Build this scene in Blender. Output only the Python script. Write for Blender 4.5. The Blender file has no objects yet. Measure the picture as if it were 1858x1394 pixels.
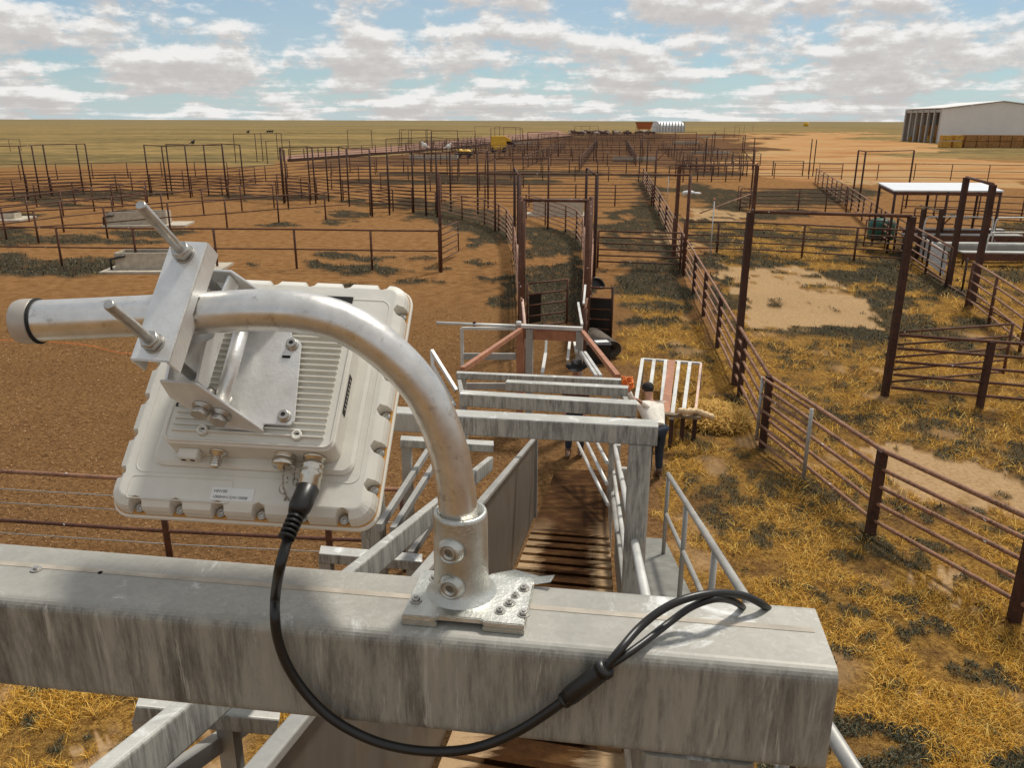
import bpy, bmesh, math, random
import numpy as np
from mathutils import Vector, Matrix
random.seed(4); rng=np.random.default_rng(4)
# ------------------------------------------------------------------ camera
F=1470.; CH=5.8; PITCH=math.atan((697-218.5)/F); ROLL=math.radians(0.17)
sc=bpy.context.scene
col=sc.collection
cam=bpy.data.cameras.new('camera'); camo=bpy.data.objects.new('camera',cam); col.objects.link(camo)
cam.sensor_width=36; cam.lens=36*F/1858.; cam.clip_start=.05; cam.clip_end=60000
camo.location=(0,0,CH)
camo.rotation_mode='XYZ'
camo.matrix_world=Matrix.Translation((0,0,CH))@Matrix.Rotation(math.pi/2-PITCH,4,'X')@Matrix.Rotation(ROLL,4,'Z')
sc.camera=camo
sc.render.resolution_x=1024; sc.render.resolution_y=769
sc.view_settings.view_transform='Standard'; sc.view_settings.look='None'
sc.view_settings.exposure=0.12; sc.view_settings.gamma=1.0
# ------------------------------------------------------------------ light
SUN_EL=58.; SUN_AZ=38.          # azimuth clockwise from +Y
SUN_STR=3.0
sl=bpy.data.lights.new('sun','SUN'); sl.energy=SUN_STR; sl.angle=math.radians(7); sl.color=(1,.95,.86)
so=bpy.data.objects.new('sun',sl); col.objects.link(so); so['kind']='structure'
e=math.radians(SUN_EL);a=math.radians(SUN_AZ)
sdir=Vector((math.sin(a)*math.cos(e),math.cos(a)*math.cos(e),math.sin(e)))
so.rotation_euler=sdir.to_track_quat('Z','Y').to_euler()
so.location=sdir*100
w=bpy.data.worlds.new('World'); sc.world=w; w.use_nodes=True
nt=w.node_tree; nt.nodes.clear()
def WN(t,**k):
    n=nt.nodes.new(t)
    for kk,v in k.items(): setattr(n,kk,v)
    return n
WL=nt.links.new
def wmath(op,a,b=None,c=None,clamp=False):
    n=WN('ShaderNodeMath',operation=op,use_clamp=clamp)
    for i,v in enumerate((a,b,c)):
        if v is None: continue
        if isinstance(v,(int,float)): n.inputs[i].default_value=v
        else: WL(v,n.inputs[i])
    return n.outputs[0]
sky=WN('ShaderNodeTexSky',sky_type='NISHITA',sun_disc=False); sky.sun_elevation=e; sky.sun_rotation=a
sky.altitude=200; sky.air_density=1.0; sky.dust_density=.1; sky.ozone_density=1.5
tc=WN('ShaderNodeTexCoord'); sp=WN('ShaderNodeSeparateXYZ'); WL(tc.outputs['Generated'],sp.inputs[0])
zz=wmath('MAXIMUM',sp.outputs[2],0.0)
den=wmath('ADD',zz,0.055)
px=wmath('DIVIDE',sp.outputs[0],den); py=wmath('DIVIDE',sp.outputs[1],den)
def pvec(off,zs):
    c=WN('ShaderNodeCombineXYZ'); 
    d2=wmath('ADD',zz,0.055+off)
    WL(wmath('DIVIDE',sp.outputs[0],d2),c.inputs[0]); WL(wmath('DIVIDE',sp.outputs[1],d2),c.inputs[1]); c.inputs[2].default_value=zs
    return c.outputs[0]
def cloudn(off):
    v=pvec(off,0.37)
    n1=WN('ShaderNodeTexNoise'); n1.inputs['Scale'].default_value=.75; n1.inputs['Detail'].default_value=6; n1.inputs['Roughness'].default_value=.5
    WL(v,n1.inputs['Vector'])
    c=WN('ShaderNodeCombineXYZ'); WL(sp.outputs[0],c.inputs[0]); WL(sp.outputs[1],c.inputs[1]); WL(wmath('MULTIPLY',wmath('ADD',sp.outputs[2],off),2.1),c.inputs[2])
    n2=WN('ShaderNodeTexNoise'); n2.inputs['Scale'].default_value=10.5; n2.inputs['Detail'].default_value=10; n2.inputs['Roughness'].default_value=.60; n2.inputs['Lacunarity'].default_value=2.1
    WL(c.outputs[0],n2.inputs['Vector'])
    return wmath('ADD',wmath('MULTIPLY',n1.outputs[0],.36),wmath('MULTIPLY',n2.outputs[0],.64))
c0=cloudn(0.0); c1=cloudn(0.010)
mr=WN('ShaderNodeMapRange'); mr.interpolation_type='SMOOTHSTEP'; mr.inputs[1].default_value=.425; mr.inputs[2].default_value=.525; WL(c0,mr.inputs[0])
mask=mr.outputs[0]
# thin high veil
v2=WN('ShaderNodeTexNoise'); v2.inputs['Scale'].default_value=.28; v2.inputs['Detail'].default_value=5; WL(pvec(0.02,3.1),v2.inputs['Vector'])
veil=wmath('MULTIPLY',wmath('SUBTRACT',v2.outputs[0],.35,clamp=True),2.2,clamp=True)
# relief: density falling upward = lit top edge
rel=wmath('MULTIPLY',wmath('SUBTRACT',c0,c1),9.0)
thick=WN('ShaderNodeMapRange'); thick.inputs[1].default_value=.49; thick.inputs[2].default_value=.64; WL(c0,thick.inputs[0])
lit=wmath('ADD',wmath('SUBTRACT',.62,wmath('MULTIPLY',thick.outputs[0],.62)),rel,clamp=True)
cc=WN('ShaderNodeValToRGB'); cr=cc.color_ramp; cr.elements[0].position=0; cr.elements[0].color=(.64,.61,.60,1); cr.elements[1].position=1; cr.elements[1].color=(.98,.97,.95,1)
el=cr.elements.new(.5); el.color=(.72,.70,.68,1)
WL(lit,cc.inputs[0])
bg1=WN('ShaderNodeBackground'); bg1.inputs[1].default_value=.075
hs=WN('ShaderNodeHueSaturation'); hs.inputs['Saturation'].default_value=1.15; hs.inputs['Hue'].default_value=.50
WL(sky.outputs[0],hs.inputs['Color'])
tn=WN('ShaderNodeMix',data_type='RGBA',blend_type='MULTIPLY'); tn.inputs[0].default_value=1; WL(hs.outputs[0],tn.inputs[6]); tn.inputs[7].default_value=(.70,.90,1.04,1); WL(tn.outputs[2],bg1.inputs[0])
bg2=WN('ShaderNodeBackground'); WL(cc.outputs[0],bg2.inputs[0]); bg2.inputs[1].default_value=.82
bgv=WN('ShaderNodeBackground'); bgv.inputs[0].default_value=(.55,.66,.72,1); bgv.inputs[1].default_value=.85
hz=wmath('POWER',wmath('SUBTRACT',1.0,wmath('MULTIPLY',zz,6.0),clamp=True),2.0)
mx0=WN('ShaderNodeMixShader'); WL(wmath('MAXIMUM',wmath('ADD',wmath('MULTIPLY',veil,.45),.30),wmath('MULTIPLY',hz,.85)),mx0.inputs[0]); WL(bg1.outputs[0],mx0.inputs[1]); WL(bgv.outputs[0],mx0.inputs[2])
mx=WN('ShaderNodeMixShader'); WL(mask,mx.inputs[0]); WL(mx0.outputs[0],mx.inputs[1]); WL(bg2.outputs[0],mx.inputs[2])
wo=WN('ShaderNodeOutputWorld'); WL(mx.outputs[0],wo.inputs[0])

# ------------------------------------------------------------------ photo ray helpers
CR,SR=math.cos(ROLL),math.sin(ROLL); CP,SP=math.cos(PITCH),math.sin(PITCH)
def ray(x,y):
    u=(x-929)/F; v=(697-y)/F
    u,v=u*CR-v*SR,u*SR+v*CR
    return Vector((u,CP+v*SP,-SP+v*CP))
O=Vector((0,0,CH))
def G(x,y,z=0.): d=ray(x,y); return O+d*((z-CH)/d.z)
def PY(x,y,Y): d=ray(x,y); return O+d*(Y/d.y)
def SL(x,y,s): return O+ray(x,y).normalized()*s
def projnp(X,Y,Z):
    Z=Z-CH; a=Y*CP-Z*SP; a=np.where(a<.05,.05,a); u=X/a; v=(Y*SP+Z*CP)/a
    return 929+F*(u*CR+v*SR), 697-F*(-u*SR+v*CR)
# ------------------------------------------------------------------ materials
class M:
    def __init__(s,name):
        s.m=bpy.data.materials.new(name); s.m.use_nodes=True; s.t=s.m.node_tree; s.b=s.t.nodes['Principled BSDF']
        s.tc=s.t.nodes.new('ShaderNodeTexCoord'); s.co=s.tc.outputs['Object']
    def n(s,t,**k):
        n=s.t.nodes.new(t)
        for a,b in k.items(): setattr(n,a,b)
        return n
    def l(s,a,b): s.t.links.new(a,b)
    def mp(s,scale,src=None):
        n=s.n('ShaderNodeMapping'); n.inputs['Scale'].default_value=scale; s.l(src or s.co,n.inputs[0]); return n.outputs[0]
    def noise(s,scale,detail=4,rough=.55,vec=None,dist=0):
        n=s.n('ShaderNodeTexNoise'); n.inputs['Scale'].default_value=scale; n.inputs['Detail'].default_value=detail; n.inputs['Roughness'].default_value=rough; n.inputs['Distortion'].default_value=dist
        s.l(vec or s.co,n.inputs['Vector']); return n.outputs[0]
    def ramp(s,f,stops):
        n=s.n('ShaderNodeValToRGB'); r=n.color_ramp
        while len(r.elements)<len(stops): r.elements.new(.5)
        for e,(p,c) in zip(r.elements,stops): e.position=p; e.color=(c if len(c)==4 else (*c,1))
        s.l(f,n.inputs[0]); return n.outputs[0]
    def mix(s,f,a,b,mode='MIX'):
        n=s.n('ShaderNodeMix',data_type='RGBA',blend_type=mode)
        for i,v in ((0,f),(6,a),(7,b)):
            if isinstance(v,(int,float)): n.inputs[i].default_value=v
            elif isinstance(v,tuple): n.inputs[i].default_value=(*v,1)
            else: s.l(v,n.inputs[i])
        return n.outputs[2]
    def math(s,op,a,b=None,clamp=False):
        n=s.n('ShaderNodeMath',operation=op,use_clamp=clamp)
        for i,v in enumerate((a,b)):
            if v is None: continue
            if isinstance(v,(int,float)): n.inputs[i].default_value=v
            else: s.l(v,n.inputs[i])
        return n.outputs[0]
    def rng(s,f,a,b,c=0.,d=1.):
        n=s.n('ShaderNodeMapRange'); n.inputs[1].default_value=a; n.inputs[2].default_value=b; n.inputs[3].default_value=c; n.inputs[4].default_value=d; s.l(f,n.inputs[0]); return n.outputs[0]
    def bump(s,h,st,dist=.01):
        n=s.n('ShaderNodeBump'); n.inputs['Strength'].default_value=st; n.inputs['Distance'].default_value=dist; s.l(h,n.inputs['Height']); s.l(n.outputs[0],s.b.inputs['Normal'])
    def set(s,color=None,rough=None,metal=None):
        for k,v in (('Base Color',color),('Roughness',rough),('Metallic',metal)):
            if v is None: continue
            if isinstance(v,tuple): s.b.inputs[k].default_value=(*v,1)
            elif isinstance(v,(int,float)): s.b.inputs[k].default_value=v
            else: s.l(v,s.b.inputs[k])
        return s
def plain(name,c,r=.6,metal=0.,var=.25,scale=8.,bump=.0):
    m=M(name); f=m.noise(scale,5)
    lo=tuple(max(0,x*(1-var)) for x in c); hi=tuple(min(1,x*(1+var)) for x in c)
    m.set(m.ramp(f,[(.3,lo),(.7,hi)]),r,metal)
    if bump: m.bump(m.noise(scale*4,4),bump,.005)
    return m.m
def m_rust(name,dark,light,spots=True):
    m=M(name); f=m.noise(3.5,6,.6); g=m.noise(28,4,.6)
    c=m.ramp(f,[(.3,dark),(.68,light)])
    c=m.mix(m.rng(g,.42,.75),c,(light[0]*1.35,light[1]*1.05,light[2]*.9))
    if spots:
        v=m.n('ShaderNodeTexNoise'); v.inputs['Scale'].default_value=9; v.inputs['Detail'].default_value=1; m.l(m.co,v.inputs['Vector'])
        c=m.mix(m.rng(v.outputs[0],.755,.765),c,(.6,.58,.55))
    m.set(c,.72,.0); m.bump(g,.3,.004); m.b.inputs['Specular IOR Level'].default_value=.35
    return m.m
MR=m_rust('rusty_pipe',(.036,.016,.009),(.125,.056,.031))
MRL=m_rust('sunlit_rust_rail',(.085,.042,.025),(.30,.17,.105))  # lighter rust for rails, their sunlit tone put into the colour
MRD=m_rust('dark_unlit_rust_post',(.018,.009,.006),(.068,.031,.019),False)  # darker rust for posts, unlit-side shade put into the colour
MRF=m_rust('far_rust',(.035,.018,.012),(.10,.05,.032),False)
def m_galv(name,base,streak=True,metal=.35,rough=.48,sc=1.):
    m=M(name)
    geo=m.n('ShaderNodeNewGeometry'); s3=m.n('ShaderNodeSeparateXYZ'); m.l(geo.outputs['True Normal'],s3.inputs[0])
    side=m.rng(m.math('ABSOLUTE',s3.outputs[2]),.55,.9,1.,0.)
    v=m.n('ShaderNodeTexVoronoi'); v.inputs['Scale'].default_value=160*sc; m.l(m.co,v.inputs['Vector'])
    cell=m.n('ShaderNodeSeparateColor'); m.l(v.outputs['Color'],cell.inputs[0])
    big=m.noise(4*sc,6,.62)
    c=m.ramp(big,[(.28,tuple(x*.72 for x in base)),(.72,tuple(x*1.18 for x in base))])
    c=m.mix(.07,c,m.ramp(cell.outputs[0],[(0,(.25,.25,.24)),(1,(.75,.74,.7))]))
    if streak:
        sv=m.mp((32*sc,32*sc,4.5*sc)); s1=m.noise(1.,9,.78,sv,.25)
        sv2=m.mp((100*sc,100*sc,7*sc)); s2=m.noise(1.,7,.72,sv2,.4)
        st=m.ramp(s1,[(.34,(base[0]*.28,base[1]*.275,base[2]*.265)),(.45,(base[0]*.62,base[1]*.62,base[2]*.61)),(.54,(base[0]*.98,base[1]*.98,base[2]*.96)),(.66,(base[0]*1.15,base[1]*1.12,base[2]*1.05))])
        st=m.mix(m.rng(s2,.57,.66,0.,.85),st,tuple(min(.85,x*1.45) for x in base))
        c=m.mix(side,c,m.mix(m.rng(big,.25,.6,.80,1.),c,st))
        # oxide blooms / curly marks on the upper faces
        ox=m.noise(7*sc,8,.72,None,1.2)
        band=m.math('SUBTRACT',1.,m.math('MULTIPLY',m.math('ABSOLUTE',m.math('SUBTRACT',m.noise(17*sc,4,.6,None,1.8),.5)),70.),True)
        blo=m.math('MULTIPLY',m.rng(ox,.555,.66),.85)
        top=m.mix(m.math('MULTIPLY',m.math('MULTIPLY',band,m.rng(big,.45,.62)),.42),c,(.66,.66,.62)); top=m.mix(blo,top,(.74,.75,.73))
        c=m.mix(m.math('SUBTRACT',1.,side),c,top)
    m.set(c,m.rng(big,.2,.8,rough-.1,rough+.15),metal); m.bump(big,.12,.004)
    return m.m
MG1=m_galv('weathered_galvanised_beam',(.34,.325,.28),True,.15,.5,1.)
MG2=m_galv('streaked_galvanised_steel',(.44,.43,.39),True,.15,.5,.7)
MG3=m_galv('dull_galvanised_steel',(.36,.35,.32),False,.3,.5,.5)
MGW=m_galv('bright_galvanised_tube',(.62,.61,.57),False,.2,.45,.5)
def m_pipe():
    m=M('polished_galvanised_pipe'); big=m.noise(30,6,.65); s1=m.noise(40,6,.7)
    c=m.ramp(s1,[(.3,(.60,.58,.54)),(.7,(.78,.76,.72))]); c=m.mix(m.rng(m.noise(70,7,.75),.56,.68,0,.55),c,(.30,.26,.21))
    m.set(c,m.rng(big,.3,.7,.24,.40),.85); return m.m
MP=m_pipe()
def m_cast():
    m=M('cast_galvanised_fitting'); g=m.noise(260,3,.6); b=m.noise(25,5)
    m.set(m.ramp(b,[(.3,(.42,.42,.38)),(.7,(.66,.66,.61))]),m.rng(b,.3,.7,.3,.45),.85); m.bump(g,.6,.0012); return m.m
MC=m_cast()
MBK=plain('brushed_aluminium',(.74,.73,.70),.38,.55,.08,60,.1)
MZ=plain('zinc_hardware',(.48,.46,.42),.35,.8,.2,80)
MA=plain('cream_cast_housing',(.66,.635,.56),.5,0,.05,30,.06)
MA2=plain('pale_radome_plastic',(.72,.69,.60),.45,0,.04,30)
MOR=plain('orange_seal',(.55,.27,.06),.5)
MBL=plain('black_rubber',(.012,.011,.010),.38,0,.3,30)
MDK=plain('dark_recess',(.008,.008,.007),.8)
MWH=plain('white_label',(.75,.75,.72),.4,0,.03)
MNI=plain('nickel_connector',(.62,.58,.5),.25,.9,.1,100)
MCO=plain('pale_concrete',(.46,.40,.31),.85,0,.2,5,.3)
MSH=M('muddy_sheet_steel')
def _sh():
    m=MSH; a=m.noise(1.,6,.65,m.mp((5,5,1.6)),.3); b=m.noise(5,6,.6)
    c=m.ramp(a,[(.25,(.095,.080,.064)),(.6,(.145,.125,.10)),(.85,(.20,.18,.15))]); c=m.mix(m.rng(b,.45,.7,0,.5),c,(.13,.085,.045))
    m.set(c,.5,.2); m.bump(b,.2,.005)
_sh(); MSH=MSH.m
def m_floor():
    m=M('muddy_ramp_floor'); b=m.noise(4,7,.65); g=m.noise(40,5,.7)
    c=m.ramp(b,[(.32,(.026,.011,.004)),(.52,(.052,.023,.008)),(.7,(.11,.055,.020))])
    h_=math.radians(6.3)
    mp=m.n('ShaderNodeMapping'); mp.inputs['Rotation'].default_value=(0,0,h_); m.l(m.co,mp.inputs[0]); sx=m.n('ShaderNodeSeparateXYZ'); m.l(mp.outputs[0],sx.inputs[0])
    lat=m.math('ABSOLUTE',m.math('SUBTRACT',sx.outputs[0],.44)); up=m.rng(sx.outputs[1],-3.9,-6.2)
    rag=m.noise(1.,5,.7,m.mp((3,16,1)))
    e=m.rng(m.math('ADD',lat,m.math('MULTIPLY',m.math('SUBTRACT',rag,.5),.55)),.20,.32)
    c=m.mix(m.math('MULTIPLY',e,up),c,m.ramp(g,[(.3,(.33,.21,.11)),(.7,(.52,.37,.22))])); c=m.mix(m.rng(g,.5,.8,0,.5),c,(.08,.038,.016))
    m.set(c,.9); m.b.inputs['Specular IOR Level'].default_value=.05; m.bump(g,.5,.01); return m.m
MFL=m_floor()
MWH2=plain('white_roof_sheet',(.60,.62,.65),.45,.1,.04,1)
MSHD=plain('pale_grey_wall_sheet',(.66,.65,.63),.6,0,.04,.4)
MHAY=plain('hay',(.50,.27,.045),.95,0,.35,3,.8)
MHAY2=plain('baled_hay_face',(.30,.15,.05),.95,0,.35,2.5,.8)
MSTR=plain('straw',(.60,.36,.08),.9,0,.3,20)
MYE=plain('yellow_paint',(.72,.42,.03),.45,0,.15,2)
MGR=plain('green_paint',(.012,.09,.06),.6)
MCOW=plain('cattle_hide',(.07,.03,.018),.8,0,.5,1.5)
MCOW2=plain('pale_cattle_hide',(.50,.42,.33),.8,0,.2,1.5)
MSK=plain('skin',(.42,.22,.14),.6)
MCR=plain('cream_shirt_cloth',(.80,.74,.64),.85,0,.15,12,.3)
MJN=plain('blue_jeans_cloth',(.020,.028,.042),.85,0,.3,20,.3)
MHT=plain('black_felt',(.012,.010,.009),.8)
MBO=plain('brown_leather',(.10,.05,.025),.6)
MRED=plain('red_primer',(.36,.15,.075),.6,0,.25,6)
MORO=plain('orange_cord',(.85,.20,.03),.6)
MBR=plain('black_bird_feathers',(.012,.011,.012),.6)
MWB=plain('white_bird_feathers',(.75,.72,.68),.7)
MPI=plain('pinkish_white_plank',(.62,.42,.32),.7)
# ------------------------------------------------------------------ mesh builder
def tag(o,label=None,cat=None,group=None,kind=None):
    if label: o['label']=label
    if cat: o['category']=cat
    if group: o['group']=group
    if kind: o['kind']=kind
    return o
def thing(name,loc,label,cat,group=None):
    o=bpy.data.objects.new(name,None); o.empty_display_size=.2; o.location=loc; col.objects.link(o); tag(o,label,cat,group); return o
def frameof(d,up=None):
    d=Vector(d).normalized(); up=Vector(up) if up is not None else Vector((0,0,1))
    if abs(d.dot(up))>.98: up=Vector((1,0,0))
    s=d.cross(up).normalized(); u=s.cross(d).normalized(); return d,s,u
class MB:
    def __init__(s): s.v=[];s.f=[];s.sm=[]
    def add(s,vs,fs,smooth=False):
        k=len(s.v); s.v+=[Vector(p) for p in vs]; s.f+=[tuple(i+k for i in f) for f in fs]; s.sm+=[smooth]*len(fs); return s
    def loft(s,rings,smooth=True,cap=True,closed=True):
        n=len(rings[0]); vs=[p for r in rings for p in r]; fs=[]
        for i in range(len(rings)-1):
            for j in range(n if closed else n-1):
                a=i*n+j;b=i*n+(j+1)%n; fs.append((a,b,b+n,a+n))
        s.add(vs,fs,smooth)
        if cap:
            k=len(s.v)-len(vs); s.f.append(tuple(range(k+n-1,k-1,-1))); s.f.append(tuple(k+(len(rings)-1)*n+j for j in range(n))); s.sm+=[False,False]
        return s
    def tube(s,pts,r,n=8,up=None,cap=True,smooth=True):
        pts=[Vector(p) for p in pts]; R=[]
        rr=r if isinstance(r,(list,tuple)) else [r]*len(pts)
        prev=None
        for i,p in enumerate(pts):
            d=(pts[min(i+1,len(pts)-1)]-pts[max(i-1,0)]).normalized()
            if prev is None: _,sd,u=frameof(d,up)
            else:
                u=(prev-d*prev.dot(d)).normalized(); sd=d.cross(u)
            prev=u
            R.append([p+(sd*math.cos(t)+u*math.sin(t))*rr[i] for t in [2*math.pi*j/n+math.pi/n for j in range(n)]])
        return s.loft(R,smooth,cap)
    def box(s,c,ax,h):  # center, 3 axes, half sizes
        c=Vector(c);ax=[Vector(a) for a in ax]
        vs=[c+ax[0]*h[0]*i+ax[1]*h[1]*j+ax[2]*h[2]*k for i in(-1,1) for j in(-1,1) for k in(-1,1)]
        return s.add(vs,[(0,1,3,2),(4,6,7,5),(0,4,5,1),(2,3,7,6),(0,2,6,4),(1,5,7,3)])
    def bar(s,a,b,w,h,up=None,r=0.,seg=3):  # rectangular (optionally rounded) section between a and b
        a=Vector(a);b=Vector(b);d,sd,u=frameof(b-a,up)
        if r<=0: prof=[(-w/2,-h/2),(w/2,-h/2),(w/2,h/2),(-w/2,h/2)]
        else:
            prof=[]
            for cx,cy,a0 in ((w/2-r,-h/2+r,-90),(w/2-r,h/2-r,0),(-w/2+r,h/2-r,90),(-w/2+r,-h/2+r,180)):
                for k in range(seg+1):
                    t=math.radians(a0+90*k/seg); prof.append((cx+r*math.cos(t),cy+r*math.sin(t)))
        return s.loft([[q+sd*x+u*y for x,y in prof] for q in (a,b)],False)
    def cyl(s,a,b,r,n=16,r2=None):
        return s.tube([a,b],[r,r if r2 is None else r2],n)
    def lathe(s,o,d,prof,n=24):
        d,sd,u=frameof(d); o=Vector(o)
        return s.loft([[o+d*z+(sd*math.cos(2*math.pi*j/n)+u*math.sin(2*math.pi*j/n))*r for j in range(n)] for z,r in prof],True)
    def prism(s,pts,ex):  # planar polygon + extrusion vector
        ex=Vector(ex);pts=[Vector(p) for p in pts]; return s.loft([pts,[p+ex for p in pts]],False)
    def ball(s,c,r,n=10,ax=((1,0,0),(0,1,0),(0,0,1))):
        c=Vector(c); ax=[Vector(q) for q in ax]; r=r if isinstance(r,(tuple,list)) else (r,r,r)
        R=[]
        for i in range(n+1):
            t=math.pi*i/n; t=min(max(t,.06),math.pi-.06)
            R.append([c+ax[0]*r[0]*math.sin(t)*math.cos(2*math.pi*j/(2*n))+ax[1]*r[1]*math.sin(t)*math.sin(2*math.pi*j/(2*n))+ax[2]*r[2]*math.cos(t) for j in range(2*n)])
        return s.loft(R,True)
    def build(s,name,mat,parent=None,bevel=0.,label=None):
        me=bpy.data.meshes.new(name)
        o=Vector((0,0,0))
        p=parent
        while p is not None: o=o+Vector(p.location); p=p.parent
        me.from_pydata([tuple(v-o) for v in s.v],[],s.f)
        me.polygons.foreach_set('use_smooth',s.sm)
        bm=bmesh.new(); bm.from_mesh(me); bmesh.ops.recalc_face_normals(bm,faces=bm.faces)
        if bevel>0:
            es=[e for e in bm.edges if len(e.link_faces)==2 and e.calc_face_angle(0)>.6]
            bmesh.ops.bevel(bm,geom=es,offset=bevel,segments=2,affect='EDGES',clamp_overlap=True)
        bm.to_mesh(me); bm.free()
        me.materials.append(mat); ob=bpy.data.objects.new(name,me); col.objects.link(ob)
        if parent: ob.parent=parent
        if label: ob['label']=label
        return ob
Z=Vector((0,0,1))
def bez(pts,k=8):  # catmull-rom
    P=[Vector(p) for p in pts]; P=[P[0]*2-P[1]]+P+[P[-1]*2-P[-2]]; out=[]
    for i in range(1,len(P)-2):
        for j in range(k):
            t=j/k; a,b,c,d=P[i-1:i+3]
            out.append(.5*((2*b)+(-a+c)*t+(2*a-5*b+4*c-d)*t*t+(-a+3*b-3*c+d)*t**3))
    out.append(P[-2]); return out
# ------------------------------------------------------------------ numpy noise + ground masks
def vnoise(x,y,seed=0):
    xi=np.floor(x).astype(np.int64);yi=np.floor(y).astype(np.int64);fx=x-xi;fy=y-yi
    fx=fx*fx*(3-2*fx);fy=fy*fy*(3-2*fy)
    def h(a,b):
        n=(a*374761393+b*668265263+seed*1442695041)&0x7fffffff; n=((n^(n>>13))*1274126177)&0x7fffffff; return ((n^(n>>16))&0xffff)/65535.
    return (h(xi,yi)*(1-fx)+h(xi+1,yi)*fx)*(1-fy)+(h(xi,yi+1)*(1-fx)+h(xi+1,yi+1)*fx)*fy
def fbm(x,y,o=4,seed=0):
    s=0;a=.5;t=0
    for i in range(o): s=s+a*vnoise(x*2**i,y*2**i,seed+i);t+=a;a*=.55
    return s/t
def inpoly(x,y,P):
    r=np.zeros(x.shape,bool);n=len(P)
    for i in range(n):
        x1,y1=P[i];x2,y2=P[(i+1)%n]
        if y1==y2: continue
        c=((y1>y)!=(y2>y))&(x<(x2-x1)*(y-y1)/(y2-y1)+x1); r^=c
    return r
def sm(x,a,b): t=np.clip((x-a)/(b-a),0,1); return t*t*(3-2*t)
WE=[(70,488,150,13),(170,478,70,10),(20,470,40,10),(140,437,140,7),(270,422,70,6),(30,425,50,9),(150,352,150,7),(60,362,50,6),(210,362,40,4),(120,372,40,4),(30,392,30,4),(250,350,60,4),(20,440,40,9),
(615,462,42,6),(590,481,30,7),(640,488,50,8),(675,485,30,7),(703,492,32,8),(690,470,28,6),(660,463,20,3),(755,470,17,3.5),(787,485,15,4),(645,520,35,5),(620,526,20,4),(745,509,38,2.6),(878,477,18,4),(880,508,32,3),(912,508,25,5),(470,478,18,3),(350,470,15,2),
(505,408,40,4.5),(608,402,30,5),(640,390,33,6),(615,385,20,3),(690,372,40,3),(420,355,50,3),(560,358,60,4),(470,360,60,4),(640,365,30,3),(800,392,60,9),(855,398,70,12),(830,385,60,8),(890,420,45,10),(915,410,25,12),(905,430,40,8),(845,412,40,8),(770,372,50,6),(740,366,30,5),(860,445,20,4),(895,435,40,5),
(930,420,12,20),(920,545,22,8),(910,556,18,4),(930,530,14,14),(938,500,8,26),
(1085,411,22,4),(1110,395,20,4),(1095,430,14,6),(1130,415,45,9),(1125,440,30,10),(1150,404,30,6),(1165,380,25,12),(1180,350,22,16),(1170,335,20,10),(1190,400,30,20),(1200,440,38,22),(1160,452,28,8),(1215,480,35,24),(1150,480,36,8),(1185,500,60,14),(1150,520,40,16),(1210,530,45,18),(1140,505,30,10),(1120,385,25,3),
(1290,352,50,10),(1330,362,60,14),(1260,338,25,6),(1380,360,80,12),(1450,358,90,14),(1530,352,60,12),(1300,380,50,7),(1275,400,40,8),(1350,392,60,7),(1430,388,60,8),(1270,430,20,12),(1300,442,30,10),(1340,425,50,6),(1420,430,40,6),(1400,478,70,7),(1290,475,30,14),(1310,500,20,14),(1300,540,22,26),(1480,500,60,6),(1570,498,60,16),(1640,470,30,14),(1500,450,40,6),(1600,540,50,16),(1500,600,110,7),(1420,597,70,6),(1590,610,50,8),(1390,628,50,9),(1450,640,60,14),(1560,700,60,14),(1480,745,50,22),(1560,760,60,20),(1650,795,90,22),(1750,820,90,18),(1820,815,80,20),(1730,760,60,14),(1500,790,60,18),(1540,830,40,16),
(1405,554,22,3),(1455,531,22,3),(1230,790,60,14),(1260,800,40,16),(1390,960,60,22),(1350,990,50,16),(1370,830,60,18),(1440,900,70,22),(1560,1000,70,18),(1660,935,60,14),(1760,925,90,16),(1700,1010,90,16),(1600,1080,70,22),(1500,1060,50,14),(1540,1200,40,30),(1700,1140,60,20),(1640,1240,50,26),(1780,1250,70,24),(1560,1330,50,30),(1800,1360,60,30),(1600,1370,50,24),(1150,590,40,8),(1180,560,60,8),(1230,640,30,16),(1270,660,24,14),(1340,740,30,22),(1400,800,20,16),
(30,1300,60,40),(60,1280,40,20),(120,1290,30,12),
(700,258,200,3),(560,258,120,2),(1300,316,60,3),(1170,318,50,4),(950,315,90,6),(900,330,120,6),(1040,315,60,5),(750,315,60,4),(700,330,90,5),(830,322,60,5),(1250,345,60,4)]
P_WEEDRACE=[(956,412),(1062,418),(1072,470),(1068,590),(950,600),(948,470)]
P_DIRTGAP=[(955,470),(1040,462),(1052,472),(1000,486),(955,484)]
P_SAND=[[(1318,488),(1400,484),(1500,492),(1528,520),(1552,540),(1570,565),(1614,602),(1560,600),(1480,594),(1400,592),(1350,590),(1345,540),(1330,505)],[(1606,826),(1660,816),(1760,838),(1870,862),(1900,930),(1858,940),(1740,900),(1640,895),(1600,880)],[(1190,440),(1200,420),(1240,428),(1245,448)],
        [(1245,375),(1360,385),(1360,402),(1250,400)],[(1300,488),(1320,480),(1330,500),(1310,505)],[(1540,320),(1600,330),(1590,336),(1480,330)],[(1690,1060),(1720,1050),(1740,1090),(1720,1110),(1690,1090)],[(1680,1290),(1760,1270),(1780,1320),(1700,1340)],[(200,1330),(330,1300),(560,1400),(180,1410)]]
P_GRASS=[(1122,500),(1180,540),(1240,545),(1300,640),(1300,460),(1240,405),(1290,398),(1420,405),(1560,420),(1650,430),(1900,395),(2600,500),(2600,2600),(1120,2600),(1200,1050),(1190,860),(1185,720),(1140,650)]
P_RED=[(505,300),(560,288),(700,282),(830,270),(950,252),(1100,240),(1370,243),(1350,310),(1200,310),(1150,300),(940,296),(700,308),(560,312)]
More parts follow.
